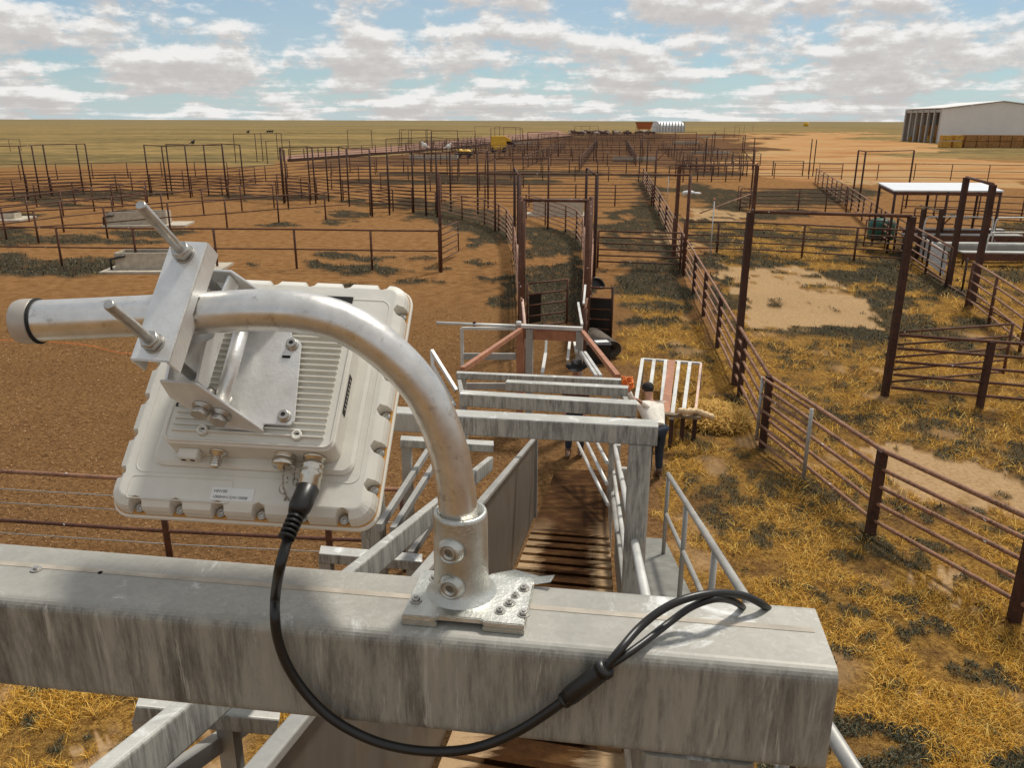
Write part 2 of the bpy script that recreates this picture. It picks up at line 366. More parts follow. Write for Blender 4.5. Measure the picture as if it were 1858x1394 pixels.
P_ORG=[(1373,244),(1560,238),(1640,262),(1660,285),(1858,300),(1858,345),(1600,330),(1480,330),(1376,322)]
P_PINK=[(505,285),(560,277),(700,266),(860,250),(1010,236),(1040,245),(850,265),(650,283),(520,291)]
P_DARKBAND=[(0,225),(2400,225),(2400,226.5),(0,226.5)]
def masks(X,Y):
    px_,py_=projnp(X,Y,np.zeros_like(X))
    D=np.hypot(X,Y)
    # break up outlines with world-space noise scaled to the patch scale
    sN=np.clip(D*.05,.35,3.)
    jx=(fbm(X/1.3,Y/1.3,4,11)-.5)*1.3; jy=(fbm(X/1.3,Y/1.3,4,12)-.5)*1.3
    X2=X+jx*np.clip(D/22,.5,2);Y2=Y+jy*np.clip(D/20,.6,3)
    nr_=np.clip((24-D)/12,0,1)*.95
    X2=X2+(fbm(X/.45,Y/.45,4,13)-.5)*nr_*2.;Y2=Y2+(fbm(X/.45,Y/.45,4,14)-.5)*nr_*2.
    qx,qy=projnp(X2,Y2,np.zeros_like(X))
    weed=np.zeros(X.shape)
    for cx,cy,rx,ry in WE:
        d=((qx-cx)/rx)**2+((qy-cy)/ry)**2; weed=np.maximum(weed,sm(d,1.5,.85))
    weed=np.maximum(weed,inpoly(qx,qy,P_WEEDRACE)*1.0); weed=weed*(1-inpoly(qx,qy,P_DIRTGAP))
    ok=(Y>.5)
    grass=inpoly(qx,qy,P_GRASS)*1.
    near=((qy>1150)&(qx<700)).astype(float); grass=np.maximum(grass,near)
    nz=fbm(X/2.2,Y/3.,4,21)
    gw=sm(nz,.52,.62)*grass*(D>6)*.9*(px_>1240)
    weed=np.maximum(weed,gw)
    nz2=fbm(X/.6,Y/.6,3,31); weed=np.maximum(weed,sm(nz2,.56,.64)*grass*.85)
    weed*=sm(fbm(X/.35,Y/.35,3,51),.22,.36)*.4+.6
    weed=weed*np.where(D<24,.12+.68*sm(fbm(X/.28,Y/.28,4,52),.42,.60),1)
    sand=np.zeros(X.shape)
    for P in P_SAND: sand=np.maximum(sand,inpoly(qx,qy,P))
    sand=sand*sm(fbm(X/.8,Y/.8,4,77),.30,.42)
    nz3=fbm(X/.9,Y/.9,3,71); sand=np.maximum(sand,sm(nz3,.62,.82)*grass*.6*(D<30))
    fx,fy=projnp(X+(fbm(X/18,Y/30,5,41)-.5)*D*.22,Y+(fbm(X/18,Y/30,5,42)-.5)*D*.40,np.zeros_like(X))
    red=inpoly(fx,fy,P_RED)*1.; org=inpoly(fx,fy,P_ORG)*1.; pink=inpoly(px_,py_,P_PINK)*1.
    lineY=np.where(px_<500,316+(0)*px_,np.where(px_<1380,322-.0*px_,345))
    far=sm(fy,np.where(px_<500,312,300)+0*qy,np.where(px_<500,298,285)+0*qy)
    plain_=far*(1-red)*(1-org)*(1-pink)
    plain_=np.where(Y<0,0,plain_)
    clod=sm(qy,490,640)*(1-grass)
    weed=np.where(ok,weed,0)*(1-far)*(1-.93*sand)
    tuft=.15+.85*sm(fbm(X/.7,Y/.7,4,91),.40,.58)
    return dict(tuft=tuft,weed=weed,grass=grass*(1-sand)*(1-far),sand=sand,red=red*(1-pink),org=org,pink=pink,plain=plain_,clod=clod,D=D)
def ground():
    r=[0.]+list(1.2*1.0155**np.arange(0,640)); r=[q for q in r if q<30000]
    ang=np.concatenate([np.linspace(-180,-46,16)[:-1],np.linspace(-46,46,430),np.linspace(46,180,16)[1:-1]])
    A,Rr=np.meshgrid(np.radians(ang),np.array(r[1:])); X=Rr*np.sin(A);Y=Rr*np.cos(A)
    nr,na=X.shape
    mk=masks(X.ravel(),Y.ravel())
    H=(fbm(X/1.1,Y/1.1,4,5)-.5)*.10*sm(Rr,60,20)
    H=H-.0+sm(Rr,400,30000)*0
    Xf,Yf,Hf=X.ravel(),Y.ravel(),H.ravel()
    Hf=Hf+mk['weed']*.03*(mk['D']<80)-.02
    V=np.stack([Xf,Yf,Hf],1); V=np.vstack([V,[[0,0,-.02]]])
    i=np.arange(nr-1)[:,None];j=np.arange(na)[None,:];j2=(j+1)%na
    q=np.stack([i*na+j,i*na+j2,(i+1)*na+j2,(i+1)*na+j],-1).reshape(-1,4)[:, ::-1]
    tri=np.stack([np.full(na,nr*na),np.arange(na),(np.arange(na)+1)%na],1)
    me=bpy.data.meshes.new('ground'); me.vertices.add(len(V)); me.vertices.foreach_set('co',V.ravel())
    nl=len(q)*4+len(tri)*3; me.loops.add(nl); me.loops.foreach_set('vertex_index',np.concatenate([q.ravel(),tri[:,::-1].ravel()]))
    me.polygons.add(len(q)+len(tri)); me.polygons.foreach_set('loop_start',np.concatenate([np.arange(len(q))*4,len(q)*4+np.arange(len(tri))*3]))
    me.polygons.foreach_set('loop_total',np.concatenate([np.full(len(q),4),np.full(len(tri),3)])); me.polygons.foreach_set('use_smooth',np.ones(len(q)+len(tri),bool))
    me.update(calc_edges=True)
    for nm,ks in (('ma',('weed','grass','sand','red')),('mb',('org','pink','plain','clod'))):
        at=me.attributes.new(nm,'FLOAT_COLOR','POINT'); arr=np.zeros((len(V),4),np.float32)
        for k,kk in enumerate(ks): arr[:-1,k]=mk[kk]
        at.data.foreach_set('color',arr.ravel())
    m=M('yard_earth_and_grass')
    def att(n):
        a_=m.n('ShaderNodeAttribute'); a_.attribute_name=n; s_=m.n('ShaderNodeSeparateColor'); m.l(a_.outputs['Color'],s_.inputs[0]); return s_.outputs[0],s_.outputs[1],s_.outputs[2],a_.outputs['Alpha']
    weed,grass,sand,red=att('ma'); org,pink,pl,clod=att('mb')
    n_big=m.noise(.35,5,.6); n_mid=m.noise(2.4,6,.62); n_fine=m.noise(14,6,.7); n_pix=m.noise(60,4,.7)
    farn=m.noise(1.,7,.6,m.mp((.004,.022,1))); farn2=m.noise(1.,6,.65,m.mp((.02,.10,1)))
    c=m.ramp(n_mid,[(.28,(0.197,0.087,0.0242)),(.5,(0.313,0.151,0.0468)),(.72,(0.402,0.208,0.0710))])
    c=m.mix(m.rng(n_pix,.5,.75,0,.35),c,(0.152,0.062,0.0226))
    cl=m.ramp(n_fine,[(.28,(0.081,0.036,0.0121)),(.42,(0.197,0.096,0.0307)),(.58,(0.322,0.166,0.0564)),(.74,(0.428,0.242,0.0967))])
    cl=m.mix(m.rng(n_big,.35,.65,0,.35),cl,(0.152,0.073,0.0257)); cl=m.mix(m.rng(n_mid,.55,.75,0,.4),cl,(0.108,0.049,0.0161))
    cl=m.mix(m.rng(n_pix,.58,.72,0,.5),cl,(.46,.28,.13)); cl=m.mix(m.rng(n_pix,.42,.30,0,.6),cl,(.05,.024,.009)); c=m.mix(clod,c,cl)
    rd=m.ramp(m.noise(1.,5,.6,m.mp((.25,.7,1))),[(.3,(0.089,0.044,0.0202)),(.7,(0.224,0.117,0.0549))]); c=m.mix(red,c,rd)
    og=m.ramp(m.noise(1.,9,.68,m.mp((.05,.09,1))),[(.32,(0.357,0.149,0.0484)),(.47,(0.482,0.242,0.0806)),(.56,(0.517,0.308,0.1290)),(.68,(0.393,0.257,0.0967))]); c=m.mix(org,c,og)
    c=m.mix(pink,c,m.ramp(n_big,[(.3,(0.295,0.158,0.1048)),(.7,(0.411,0.242,0.1693))]))
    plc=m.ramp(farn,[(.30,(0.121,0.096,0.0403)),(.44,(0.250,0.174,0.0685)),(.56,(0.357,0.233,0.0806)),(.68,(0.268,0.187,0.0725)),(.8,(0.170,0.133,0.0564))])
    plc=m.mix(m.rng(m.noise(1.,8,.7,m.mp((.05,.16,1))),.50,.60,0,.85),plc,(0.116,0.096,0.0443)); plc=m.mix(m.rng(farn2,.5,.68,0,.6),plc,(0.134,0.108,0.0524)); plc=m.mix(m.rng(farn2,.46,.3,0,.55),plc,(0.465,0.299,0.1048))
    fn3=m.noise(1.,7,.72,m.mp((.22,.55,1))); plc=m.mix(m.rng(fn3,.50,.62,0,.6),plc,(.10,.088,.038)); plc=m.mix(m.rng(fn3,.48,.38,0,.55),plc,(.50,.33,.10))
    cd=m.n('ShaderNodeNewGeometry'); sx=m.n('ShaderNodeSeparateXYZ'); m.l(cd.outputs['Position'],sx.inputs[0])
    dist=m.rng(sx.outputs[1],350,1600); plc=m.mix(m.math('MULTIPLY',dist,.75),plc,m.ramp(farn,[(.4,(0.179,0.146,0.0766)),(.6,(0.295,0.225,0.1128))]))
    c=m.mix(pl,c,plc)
    gr=m.ramp(n_fine,[(.30,(0.081,0.038,0.0081)),(.42,(0.286,0.133,0.0177)),(.56,(0.517,0.266,0.0363)),(.78,(0.607,0.357,0.0806))])
    gr=m.mix(m.rng(n_mid,.47,.66,0,.6),gr,(0.197,0.112,0.0242)); gr=m.mix(m.rng(m.noise(1.1,5,.65),.50,.62,0,.8),gr,m.ramp(n_fine,[(.3,(0.096,0.045,0.0156)),(.7,(0.288,0.144,0.0520))])); gr=m.mix(m.rng(n_pix,.52,.38,0,.7),gr,(.07,.032,.008)); gr=m.mix(m.rng(n_pix,.58,.70,0,.5),gr,(.70,.45,.12)); c=m.mix(grass,c,gr)
    sd=m.ramp(n_fine,[(.3,(.33,.195,.082)),(.7,(.53,.345,.165))]); sd=m.mix(m.rng(n_pix,.5,.8,0,.3),sd,(0.295,0.158,0.0645)); c=m.mix(m.math('MULTIPLY',sand,m.rng(n_fine,.25,.5,.75,1.)),c,sd)
    wf=m.math('MULTIPLY',weed,m.rng(n_fine,.34,.52,.45,1.))
    wd=m.ramp(n_pix,[(.3,(.028,.028,.020)),(.6,(.060,.058,.040)),(.8,(.11,.105,.072))]); c=m.mix(wf,c,wd)
    hsn=m.n('ShaderNodeHueSaturation'); hsn.inputs['Saturation'].default_value=.93; hsn.inputs['Value'].default_value=.90; m.l(c,hsn.inputs['Color']); c=hsn.outputs[0]
    m.set(c,.95); m.b.inputs['Specular IOR Level'].default_value=.0
    hh=m.math('ADD',m.math('ADD',m.math('MULTIPLY',n_fine,.8),m.math('MULTIPLY',n_pix,.35)),m.math('MULTIPLY',n_mid,m.math('MULTIPLY',clod,1.2))); m.bump(hh,.75,.12)
    bn=[n for n in m.t.nodes if n.type=='BUMP'][0]; m.l(m.math('SUBTRACT',.75,m.math('MULTIPLY',sand,.5)),bn.inputs['Strength'])
    me.materials.append(m.m); o=bpy.data.objects.new('ground',me); col.objects.link(o); tag(o,kind='structure')
ground()
# ---- scattered blades (stuff)
def scatter(name,label,cat,kind_mask,N,lo,hi,lean,wid,colmat,ymin,ymax,thr,xmin=-60,xmax=1950,keepmax=None):
    px_=rng.uniform(xmin,xmax,N); py_=ymin+(ymax-ymin)*rng.random(N)**.8
    u=(px_-929)/F;v=(697-py_)/F; dx=u; dy=CP+v*SP; dz=-SP+v*CP; t=-CH/dz; X=dx*t;Y=dy*t
    # jitter so that nothing lines up with the view
    X=X+rng.normal(0,.3,N);Y=Y+rng.normal(0,.5,N)
    mk=masks(X,Y); val=kind_mask(mk); keep=val>(thr+.25*rng.random(N)); X=X[keep];Y=Y[keep]
    D=np.hypot(X,Y); n=len(X)
    S=np.clip(D/14,.8,2.6); L=rng.uniform(lo,hi,n)*S**.75; W=wid*S*rng.uniform(.6,1.3,n)
    th=rng.uniform(0,2*np.pi,n); le=np.clip(rng.normal(lean,.25,n),.02,1.45)
    dirx=np.cos(th)*np.sin(le);diry=np.sin(th)*np.sin(le);dirz=np.cos(le)
    H=(fbm(X/1.1,Y/1.1,4,5)-.5)*.10*sm(D,60,20)-.02
    z0=H+rng.uniform(0,.03,n)
    sx=-np.sin(th+rng.normal(0,.8,n));sy=np.cos(th)
    b=np.stack([X,Y,z0],1); tip=b+np.stack([dirx*L,diry*L,dirz*L],1); mid=(b+tip)/2+np.stack([0*L,0*L,.16*L],1)
    sv=np.stack([sx,sy,0*sx],1)*W[:,None]/2
    V=np.stack([b-sv,b+sv,mid+sv*.8,mid-sv*.8,tip],1).reshape(-1,3)
    k=np.arange(n)[:,None]*5
    me=bpy.data.meshes.new(name); me.vertices.add(len(V)); me.vertices.foreach_set('co',V.ravel())
    q=(k+np.array([[0,1,2,3]])); tr=(k+np.array([[3,2,4]]))
    li=np.concatenate([q.ravel(),tr.ravel()]); me.loops.add(len(li)); me.loops.foreach_set('vertex_index',li)
    me.polygons.add(2*n); me.polygons.foreach_set('loop_start',np.concatenate([np.arange(n)*4,4*n+np.arange(n)*3])); me.polygons.foreach_set('loop_total',np.concatenate([np.full(n,4),np.full(n,3)]))
    me.update(calc_edges=True)
    at=me.attributes.new('rnd','FLOAT','POINT'); at.data.foreach_set('value',np.repeat(rng.random(n),5).astype(np.float32))
    me.materials.append(colmat); o=bpy.data.objects.new(name,me); col.objects.link(o); tag(o,label,cat,kind='stuff'); return o
def m_blade(name,stops):
    m=M(name); a_=m.n('ShaderNodeAttribute'); a_.attribute_name='rnd'; m.set(m.ramp(a_.outputs['Fac'],stops),.85); m.b.inputs['Specular IOR Level'].default_value=.2; return m.m
MST=m_blade('dry_straw_blades',[(0,(.13,.06,.008)),(.35,(.42,.20,.02)),(.7,(.74,.39,.045)),(1,(.88,.62,.18))])
MWD=m_blade('grey_green_leaves',[(0,(.028,.030,.019)),(.45,(.066,.068,.043)),(.8,(.13,.13,.085)),(1,(.24,.21,.12))])
MDC=m_blade('dry_dirt_litter',[(0,(.10,.045,.018)),(.6,(.30,.16,.07)),(1,(.42,.26,.13))])
scatter('dry_grass','golden dry straw and cut grass lying over the right hand paddock','grass',lambda k:k['grass']*(1-.8*k['weed'])*k['tuft'],330000,.07,.22,1.15,.0062,MST,330,1500,.35)
scatter('saltbush_cover','low grey green weeds growing in patches over the yard dirt','weeds',lambda k:k['weed'],480000,.025,.085,.85,.012,MWD,335,1500,.30)
scatter('dirt_litter','small clods and chips of dung on the brown dirt','litter',lambda k:k['clod']*(1-k['weed']),30000,.015,.045,1.35,.018,MDC,500,1250,.3,-60,960)

# ------------------------------------------------------------------ fences
FG='rusty pipe fences of the cattle yards'
def fence(label,tops,h,n,postr=.048,railr=.031,mat=None,rmat=None,lo=.25,hs=None,posts=None,name='pipe_fence',group=FG,sq=False,cat='fence',ext=None):
    P=[G(x,y,h) for x,y in tops] if len(tops[0])==2 else [Vector(t) for t in tops]
    P=[Vector((p.x,p.y,0)) for p in P]
    root=thing(name,P[0],label,cat,group)
    mat=mat or MR; rmat=rmat or mat
    for i,p in enumerate(P):
        if posts is not None and i not in posts: continue
        m=MB()
        if sq: m.bar(p-Z*.1,p+Z*(h+.0),postr*2,postr*2,(0,1,0))
        else: m.cyl(p-Z*.1,p+Z*(h-.002),postr,8)
        m.build('post',mat,root)
    hs=hs or [lo+(h-lo)*k/(n-1) for k in range(n)] if n>1 else [h]
    for z in hs:
        MB().tube([p+Z*(z-.0) for p in P],railr*(1.15 if z==hs[-1] else 1),8,Z).build('rail',rmat,root)
    return root
fence('six rail fence stepping down at the left edge in front of the tall frames',[(-60,342),(60,335),(130,332),(200,334),(262,341)],1.5,6)
fence('six rail fence below the middle tall posts, left of the round pen',[(271,317),(345,321),(412,325),(500,330),(560,332)],1.5,6)
fence('five rail far fence rising right above the dark gate panel',[(412,305),(480,300),(520,297),(600,293),(680,291)],1.5,5,mat=MRF)
fence('five rail fence at the back of the round pen',[(560,304),(650,301),(740,300),(830,301)],1.5,5,mat=MRF)
fence('five rail fence between the round pen and the grey green pen',[(600,312),(690,313),(780,314),(870,312),(950,310)],1.5,5)
# near-left cable and pipe fence
def leftfence():
    h=1.2; P=[G(x,y,h) for x,y in ((-160,846),(288,872),(590,885),(730,889))]; P=[Vector((p.x,p.y,0)) for p in P]
    root=thing('cable_fence',P[0],'rusty pipe and wire cable fence crossing behind the near beam at left','fence',FG)
    for p in P: MB().cyl(p-Z*.1,p+Z*h,.045,10).build('post',MR,root)
    for z,r,mt in ((1.2,.03,MRL),(.93,.007,MG3),(.72,.007,MG3),(.44,.028,MR),(.24,.007,MG3)): MB().tube([p+Z*z for p in P],r,8,Z).build('rail' if r>.02 else 'cable',mt,root)
leftfence()
fence('two rail rusty fence in front of the nearest concrete trough',[(-60,411),(101,413),(240,414.5),(387,415),(533,416),(672,418),(796,419)],1.6,2,lo=.8)
fence('two rail rusty fence passing just behind the far concrete trough',[(-60,389),(60,382.5),(187,376),(303,367.5),(407,362),(502,355),(588,350.5),(670,345.5)],1.57,2,lo=.8)
fence('two rail rusty fence fanning left, second behind the far trough',[(-60,384),(1,376.5),(107,366),(201,357.5),(291,350.5),(365,344),(435,338),(494,334)],1.6,2,lo=.8)
fence('two rail rusty fence climbing to the left edge, third behind the troughs',[(-50,368),(45,355),(108,347.5),(165,341),(217,335),(263,329)],1.5,2,lo=.75)
fence('six rail dark fence under the tall left frames',[(-60,318),(45,316),(145,313),(236,312),(330,309),(434,306),(461,303)],1.5,6)
fence('six rail dark fence running between the left pens and the tall centre frames',[(-60,328),(20,325),(90,321),(208,316),(300,318),(400,320),(502,317),(573,323)],1.5,6)
fence('thin two rail fence standing out in the yellow plain at far left',[(-60,300),(33,298),(100,297),(165,296),(229,295),(291,294),(352,294),(411,294)],1.5,2,postr=.05,mat=MRF,lo=.8)
fence('short faint fence at the left edge below the horizon',[(-30,252),(15,252.5),(35,252)],2.2,2,mat=MRF,lo=.9,posts=[1,2])
fence('dark six rail gate panel left of the tall centre post',[(517,322),(545,324),(573,326)],1.5,6)
fence('pale topped six rail fence curving towards the round pen',[(573,324),(621,328),(670,332),(706,337),(747,341)],1.45,6,rmat=MR)
fence('six rail fence closing the round pen beside the tall corner post',[(670,346),(712,344),(747,346),(790,348)],1.4,6)
fence('curved outer wall of the race sweeping down to the portal, pale top rail',[(797,347),(838,355),(879,362),(905,371),(919,380),(931,399),(936,433),(943,490),(946,545)],1.45,6,rmat=MRL)
fence('curved inner wall of the race behind the near portal',[(955,353),(990,362),(1027,373),(1047,382),(1058,395),(1062,430),(1061,480),(1058,530)],1.45,6,rmat=MRL)
fence('straight race wall on the right of the tall portal posts',[(1077,418),(1075,455),(1072,500),(1062,560)],1.45,5,rmat=MRL)
fence('six rail fence crossing behind the race near the white trough',[(800,332),(880,333),(960,334),(1045,334),(1117,335),(1184,334)],1.5,6)
fence('four rail fence in front of the green grey pen at centre',[(820,299),(880,299),(927,299),(985,299),(1044,301),(1105,301),(1160,302)],1.5,4,mat=MRF)
fence('six rail cross fence right of the race ending at the long fence',[(1086,419),(1238,423)],1.5,6)
fence('long five rail fence running away from the ramp to the far yards',[(1397,683),(1352,610),(1309,538),(1282,494),(1263,463),(1243,431),(1224,396),(1210,372),(1198,352),(1186,334),(1175,317),(1168,305)],1.37,5,postr=.05,mat=MRD,rmat=MRL,sq=True)
fence('nearest five rail fence leaving the frame at right, big square post',[(1397,683),(1602,818),(1880,946),(2120,1056)],1.34,5,postr=.06,mat=MRD,rmat=MRL,sq=True)
fence('five rail fence across the pen with the bare sandy patch',[(1243,402),(1305,402.5),(1365,404),(1461,408),(1557,413),(1650,418)],1.45,5,mat=MR)
fence('six rail fence in front of the dark weed pen at right',[(1345,342.5),(1372,342),(1452,343),(1502,344),(1540,345)],1.45,6)
fence('three rail fence before the orange sand and the shed',[(1375,295),(1407,295),(1470,296),(1530,296.5),(1595,297),(1662,297),(1729,298),(1797,299),(1866,300),(1930,301)],1.6,3)
fence('oblique five rail fence leading to the white roofed shelter',[(1482,305),(1487,308),(1495,313),(1503,318),(1511,323),(1519,328),(1528,332.5),(1538,338),(1548,344),(1569,358),(1582,367),(1600,380)],1.4,5,rmat=MRL)
fence('five rail fence in the lower right corner of the crush yard',[(1767,476),(1810,502),(1870,540),(1930,580)],1.45,5,rmat=MRL)
fence('five rail panel behind the open gate at the right edge',[(1632,608),(1800,620),(1990,634)],1.44,5,posts=[1,2],postr=.06,mat=MRD,rmat=MR,sq=True)
fence('five rail fence lining the corrugated race by the crush',[(1607,383),(1630,396),(1655,410),(1690,428),(1728,449)],1.5,5,mat=MRD,rmat=MRL)
fence('low three rail fence behind the crush under the shelter',[(1661,378),(1738,380),(1800,384),(1866,388),(1920,392)],1.4,4)
fence('three rail fence between the shelter and the right edge',[(1640,352),(1700,353),(1780,355),(1860,358),(1930,360)],1.4,4)
def gate(label,a,b,h,n,dz=.25,mat=None,rmat=None,extra=(),r=.025,name='pipe_gate',group='pipe gates'):
    A=G(*a,h);B=G(*b,h); A0=Vector((A.x,A.y,0));B0=Vector((B.x,B.y,0))
    mat=mat or MR; root=thing(name,A0,label,'gate',group)
    for z in [dz+(h-dz)*k/(n-1) for k in range(n)]: MB().cyl(A0+Z*z,B0+Z*z,r,8).build('rail',rmat or mat,root)
    for p in (A0,B0): MB().cyl(p+Z*(dz-.05),p+Z*(h+.02),r*1.25,8).build('upright',mat,root)
    return root,A0,B0
gate('open five rail gate swung away from the tall post at right',(1629,603),(1838,588),1.42,5,.28,mat=MR)
g_,A0,B0=gate('small gate with galvanised end posts where the near fence turns',(1384,686),(1473,744),1.33,5,.15,mat=MG3,rmat=MRL)
gate('short slatted gate standing open at the corner of the round pen',(799,416),(831,402),1.5,6,.2,mat=MR)
gate('five rail gate half open just beyond the near portal, black sheet on it',(957,515),(1030,507),1.4,5,.12)
gate('small far gate beside the oblique fence',(1488,298),(1530,298),1.4,4,.2)
gate('short gate standing open in the weed pen by the tall post',(1341,337),(1363,345),1.4,5,.2,rmat=MRL)
gate('small gate in front of the green tank by the shelter',(1573,399),(1612,402),1.4,4,.2)
# the black sheet on the half-open gate and the black panel gate
def quadpanel(root,name,pts,th,mat):
    P=[Vector(p) for p in pts]; n=(P[1]-P[0]).cross(P[2]-P[0]).normalized(); return MB().prism(P,n*th).build(name,mat,root)
A=G(957,515,1.4);
def blackgate():
    h=1.5; a=G(1066,521,h);b=G(1112,523,h); A0=Vector((a.x,a.y,0));B0=Vector((b.x,b.y,0)); d=(B0-A0)
    root=thing('sheeted_gate',A0,'dark gate sheeted with black rubber to the right of the portal','gate','pipe gates')
    for z in (.05,.35,.62,.9,1.2,1.5): MB().cyl(A0+Z*z,B0+Z*z,.025,8).build('rail',MR,root)
    for p in (A0,B0): MB().cyl(p,p+Z*1.53,.035,8).build('upright',MRD,root)
    o=Vector((0,.03,0)); quadpanel(root,'sheet',[A0+o+Z*.06,B0+o+Z*.06,B0+o+Z*1.18,A0+o+Z*1.18],.01,MBL)
blackgate()
def gsheet():
    a=G(960,537,.95);b=G(982,533,.95); a=Vector((a.x,a.y+.05,0));b=Vector((b.x,b.y+.05,0)); o=MB().prism([a+Z*.1,b+Z*.1,b+Z*.95,a+Z*.95],Vector((0,.012,0))).build('rubber_sheet',MBL,None); tag(o,'black rubber sheet hung on the hinge end of the half open gate','sheet')
gsheet()
# ---- tall frames
TG='tall rusty pipe frames over gateways'
def frame(label,tops,h=3.9,r=.055,rails=None,mat=None,brace=(),sq=False,rr=.035,rz=None):
    P=[G(x,y,h) for x,y in tops]; root=thing('gateway_frame',(P[0].x,P[0].y,0),label,'frame',TG); mat=mat or MRD
    for p in P:
        q=Vector((p.x,p.y,-.1))
        (MB().bar(q,p,r*2,r*2,(0,1,0)) if sq else MB().cyl(q,p,r,10)).build('post',mat,root)
    for rl in (rails if rails is not None else [list(range(len(P)))]):
        MB().tube([P[i]+Z*.01 for i in rl],rr,8,Z).build('top_rail',MR,root)
    for i,j,k in brace:
        d=(P[j]-P[i]).normalized(); MB().cyl(P[i]-Z*k,P[i]+d*k,.025,8).build('brace',MR,root)
    return P
frame('tall frame of five posts at the left edge of the yards',[(-30,266),(34,265),(57,264),(77.5,262.5),(138,261.5),(154,261)])
p2=frame('tall frame of six posts left of centre with one bird on its rail',[(261,263),(293,265),(335,264),(369,263),(402,261),(435,263)])
frame('second row of tall posts behind the six post frame',[(301,262),(403,264)],3.9)
p3=frame('far tall frame with four birds on its rail',[(423,243),(462,242.5),(473,242),(501,241.5),(510,242)])
frame('far low frame right of the bird frame',[(482,256),(525,254)],3.0)
frame('tall frame with long thin rail in front of the feed lane',[(507,268),(557,266),(566,268),(590,267),(614,267),(628,270),(670,270)],3.9)
frame('thick tall posts beside the dark six rail gate panel',[(509,269),(515,273)],3.85,r=.055)
frame('tall frame along the round pen with seven posts',[(670,278),(702,277),(747,276),(770,278),(791,279),(816,275),(866,277),(885,273)],3.85,r=.06)
frame('tall corner post and long thin rail crossing over the race',[(796,314),(943,316),(1083,317),(1253,317.5)],3.85,rails=[[0,1,2,3]],r=.065,mat=MR)
frame('far portal over the race behind the long thin rail',[(898,288),(996,287)],3.85,mat=MR)
frame('rear pair of tall race posts with pale short caps, left side',[(934,305),(941,319)],3.9,r=.06)
frame('rear pair of tall race posts with pale short caps, right side',[(1065,305),(1084,319)],3.9,r=.06)
frame('near portal of thick brown posts over the race',[(949,364),(1069,365)],3.9,r=.075,rr=.04,mat=MR)
frame('outer brown post pair hugging the near portal',[(945,357),(1073,357)],3.95,r=.06,rails=[],mat=MR)
frame('tall frame across the long fence, middle of the right pens',[(1233,301),(1374,300)],3.95,r=.075,sq=True,mat=MR)
frame('tall frame with corner braces far along the long fence',[(1192,271),(1370,271)],3.9,r=.065,brace=((0,1,.8),(1,0,.9)),mat=MR)
frame('pale topped small tall frame astride the long fence',[(1163,252),(1176,257)],3.9,r=.06)
frame('thick twin posts in the far right pens',[(1298,239),(1283,250)],3.9,r=.08)
frame('tall frame with brace before the pink lane',[(1163,251),(1283,250)],3.9,r=.05,brace=((1,0,.8),),mat=MR)
frame('big tall post pair with a thick top bar across the sandy pen',[(1362,385),(1655,393)],3.92,r=.068,rr=.038,sq=True)
frame('tall square post beside the far end of the oblique fence',[(1349,248),(1370,249)],3.9,r=.06,rails=[])
frame('two tall thin posts where the oblique fence starts',[(1474,252),(1482,253)],3.9,r=.06,rails=[])
frame('tall frame in front of the shed plain',[(1558,273),(1571,275),(1659,273)],3.9,r=.06)
frame('tall pale topped frame over the crush yard',[(1754,322),(1802,335)],3.9,r=.085,rr=.05,sq=True)
frame('pair of tall posts joined by the small gate at the crush race',[(1676,379),(1709,379)],2.2,r=.07,rails=[],sq=True)
frame('far frame of thin posts before the pale tank shed',[(728,236),(741,235),(746,236),(775,236)],4.2,r=.05,mat=MRF)
frame('far thin frame left of the yellow machine',[(700,252),(782,249),(810,251),(832,252)],3.9,r=.05,mat=MRF)
frame('far frame beside the pink lane, leftmost',[(1315,232),(1342,231)],3.9,mat=MRF)
frame('far frame beside the pink lane, rightmost',[(1334,228),(1351,226),(1367,225)],4.2,mat=MRF)
# birds
def bird(p,s,mat,label,grp,rot=0.):
    c,sn=math.cos(rot),math.sin(rot); X=Vector((c,sn,0));Yv=Vector((-sn,c,0))
    root=thing('perched_bird',p,label,'bird',grp)
    m=MB(); ax=(X,Yv,Z); b=Vector(p)+Z*.16*s
    m.ball(b,(.12*s,.065*s,.10*s),6,ax); m.ball(b+X*.09*s+Z*.11*s,(.05*s,.045*s,.05*s),5,ax)
    m.prism([b+X*.13*s+Z*.12*s,b+X*.18*s+Z*.10*s,b+X*.13*s+Z*.09*s],Yv*.012*s); m.prism([b-X*.08*s+Z*.02*s,b-X*.26*s-Z*.09*s,b-X*.07*s-Z*.05*s],Yv*.03*s)
    m.cyl(b-Z*.08*s+Yv*.02*s,Vector(p)+Yv*.02*s,.008*s,5); m.cyl(b-Z*.08*s-Yv*.02*s,Vector(p)-Yv*.02*s,.008*s,5)
    m.build('body',mat,root)
def along(P,i,t): return P[i]*(1-t)+P[i+1]*t+Z*.04
bird(along(p2,2,.45),1.2,MBR,'dark bird perched alone on the six post frame','birds on the rails',.5)
bird(along(p3,0,.7),1.5,MBR,'dark bird sitting apart at the left of the far frame','birds on the rails',.3)
for k,t in enumerate((.45,.6,.75)): bird(along(p3,2,t),1.4,MBR,'one of three dark birds side by side on the far frame','birds on the rails',.4)
bird(G(770,271,4.0)+Z*.02,1.5,MWB,'white bird perched on the rail, left of the two','birds on the rails',2.8)
bird(G(814,273,4.0)+Z*.02,1.4,MWB,'white bird perched on the rail, right of the two','birds on the rails',.3)
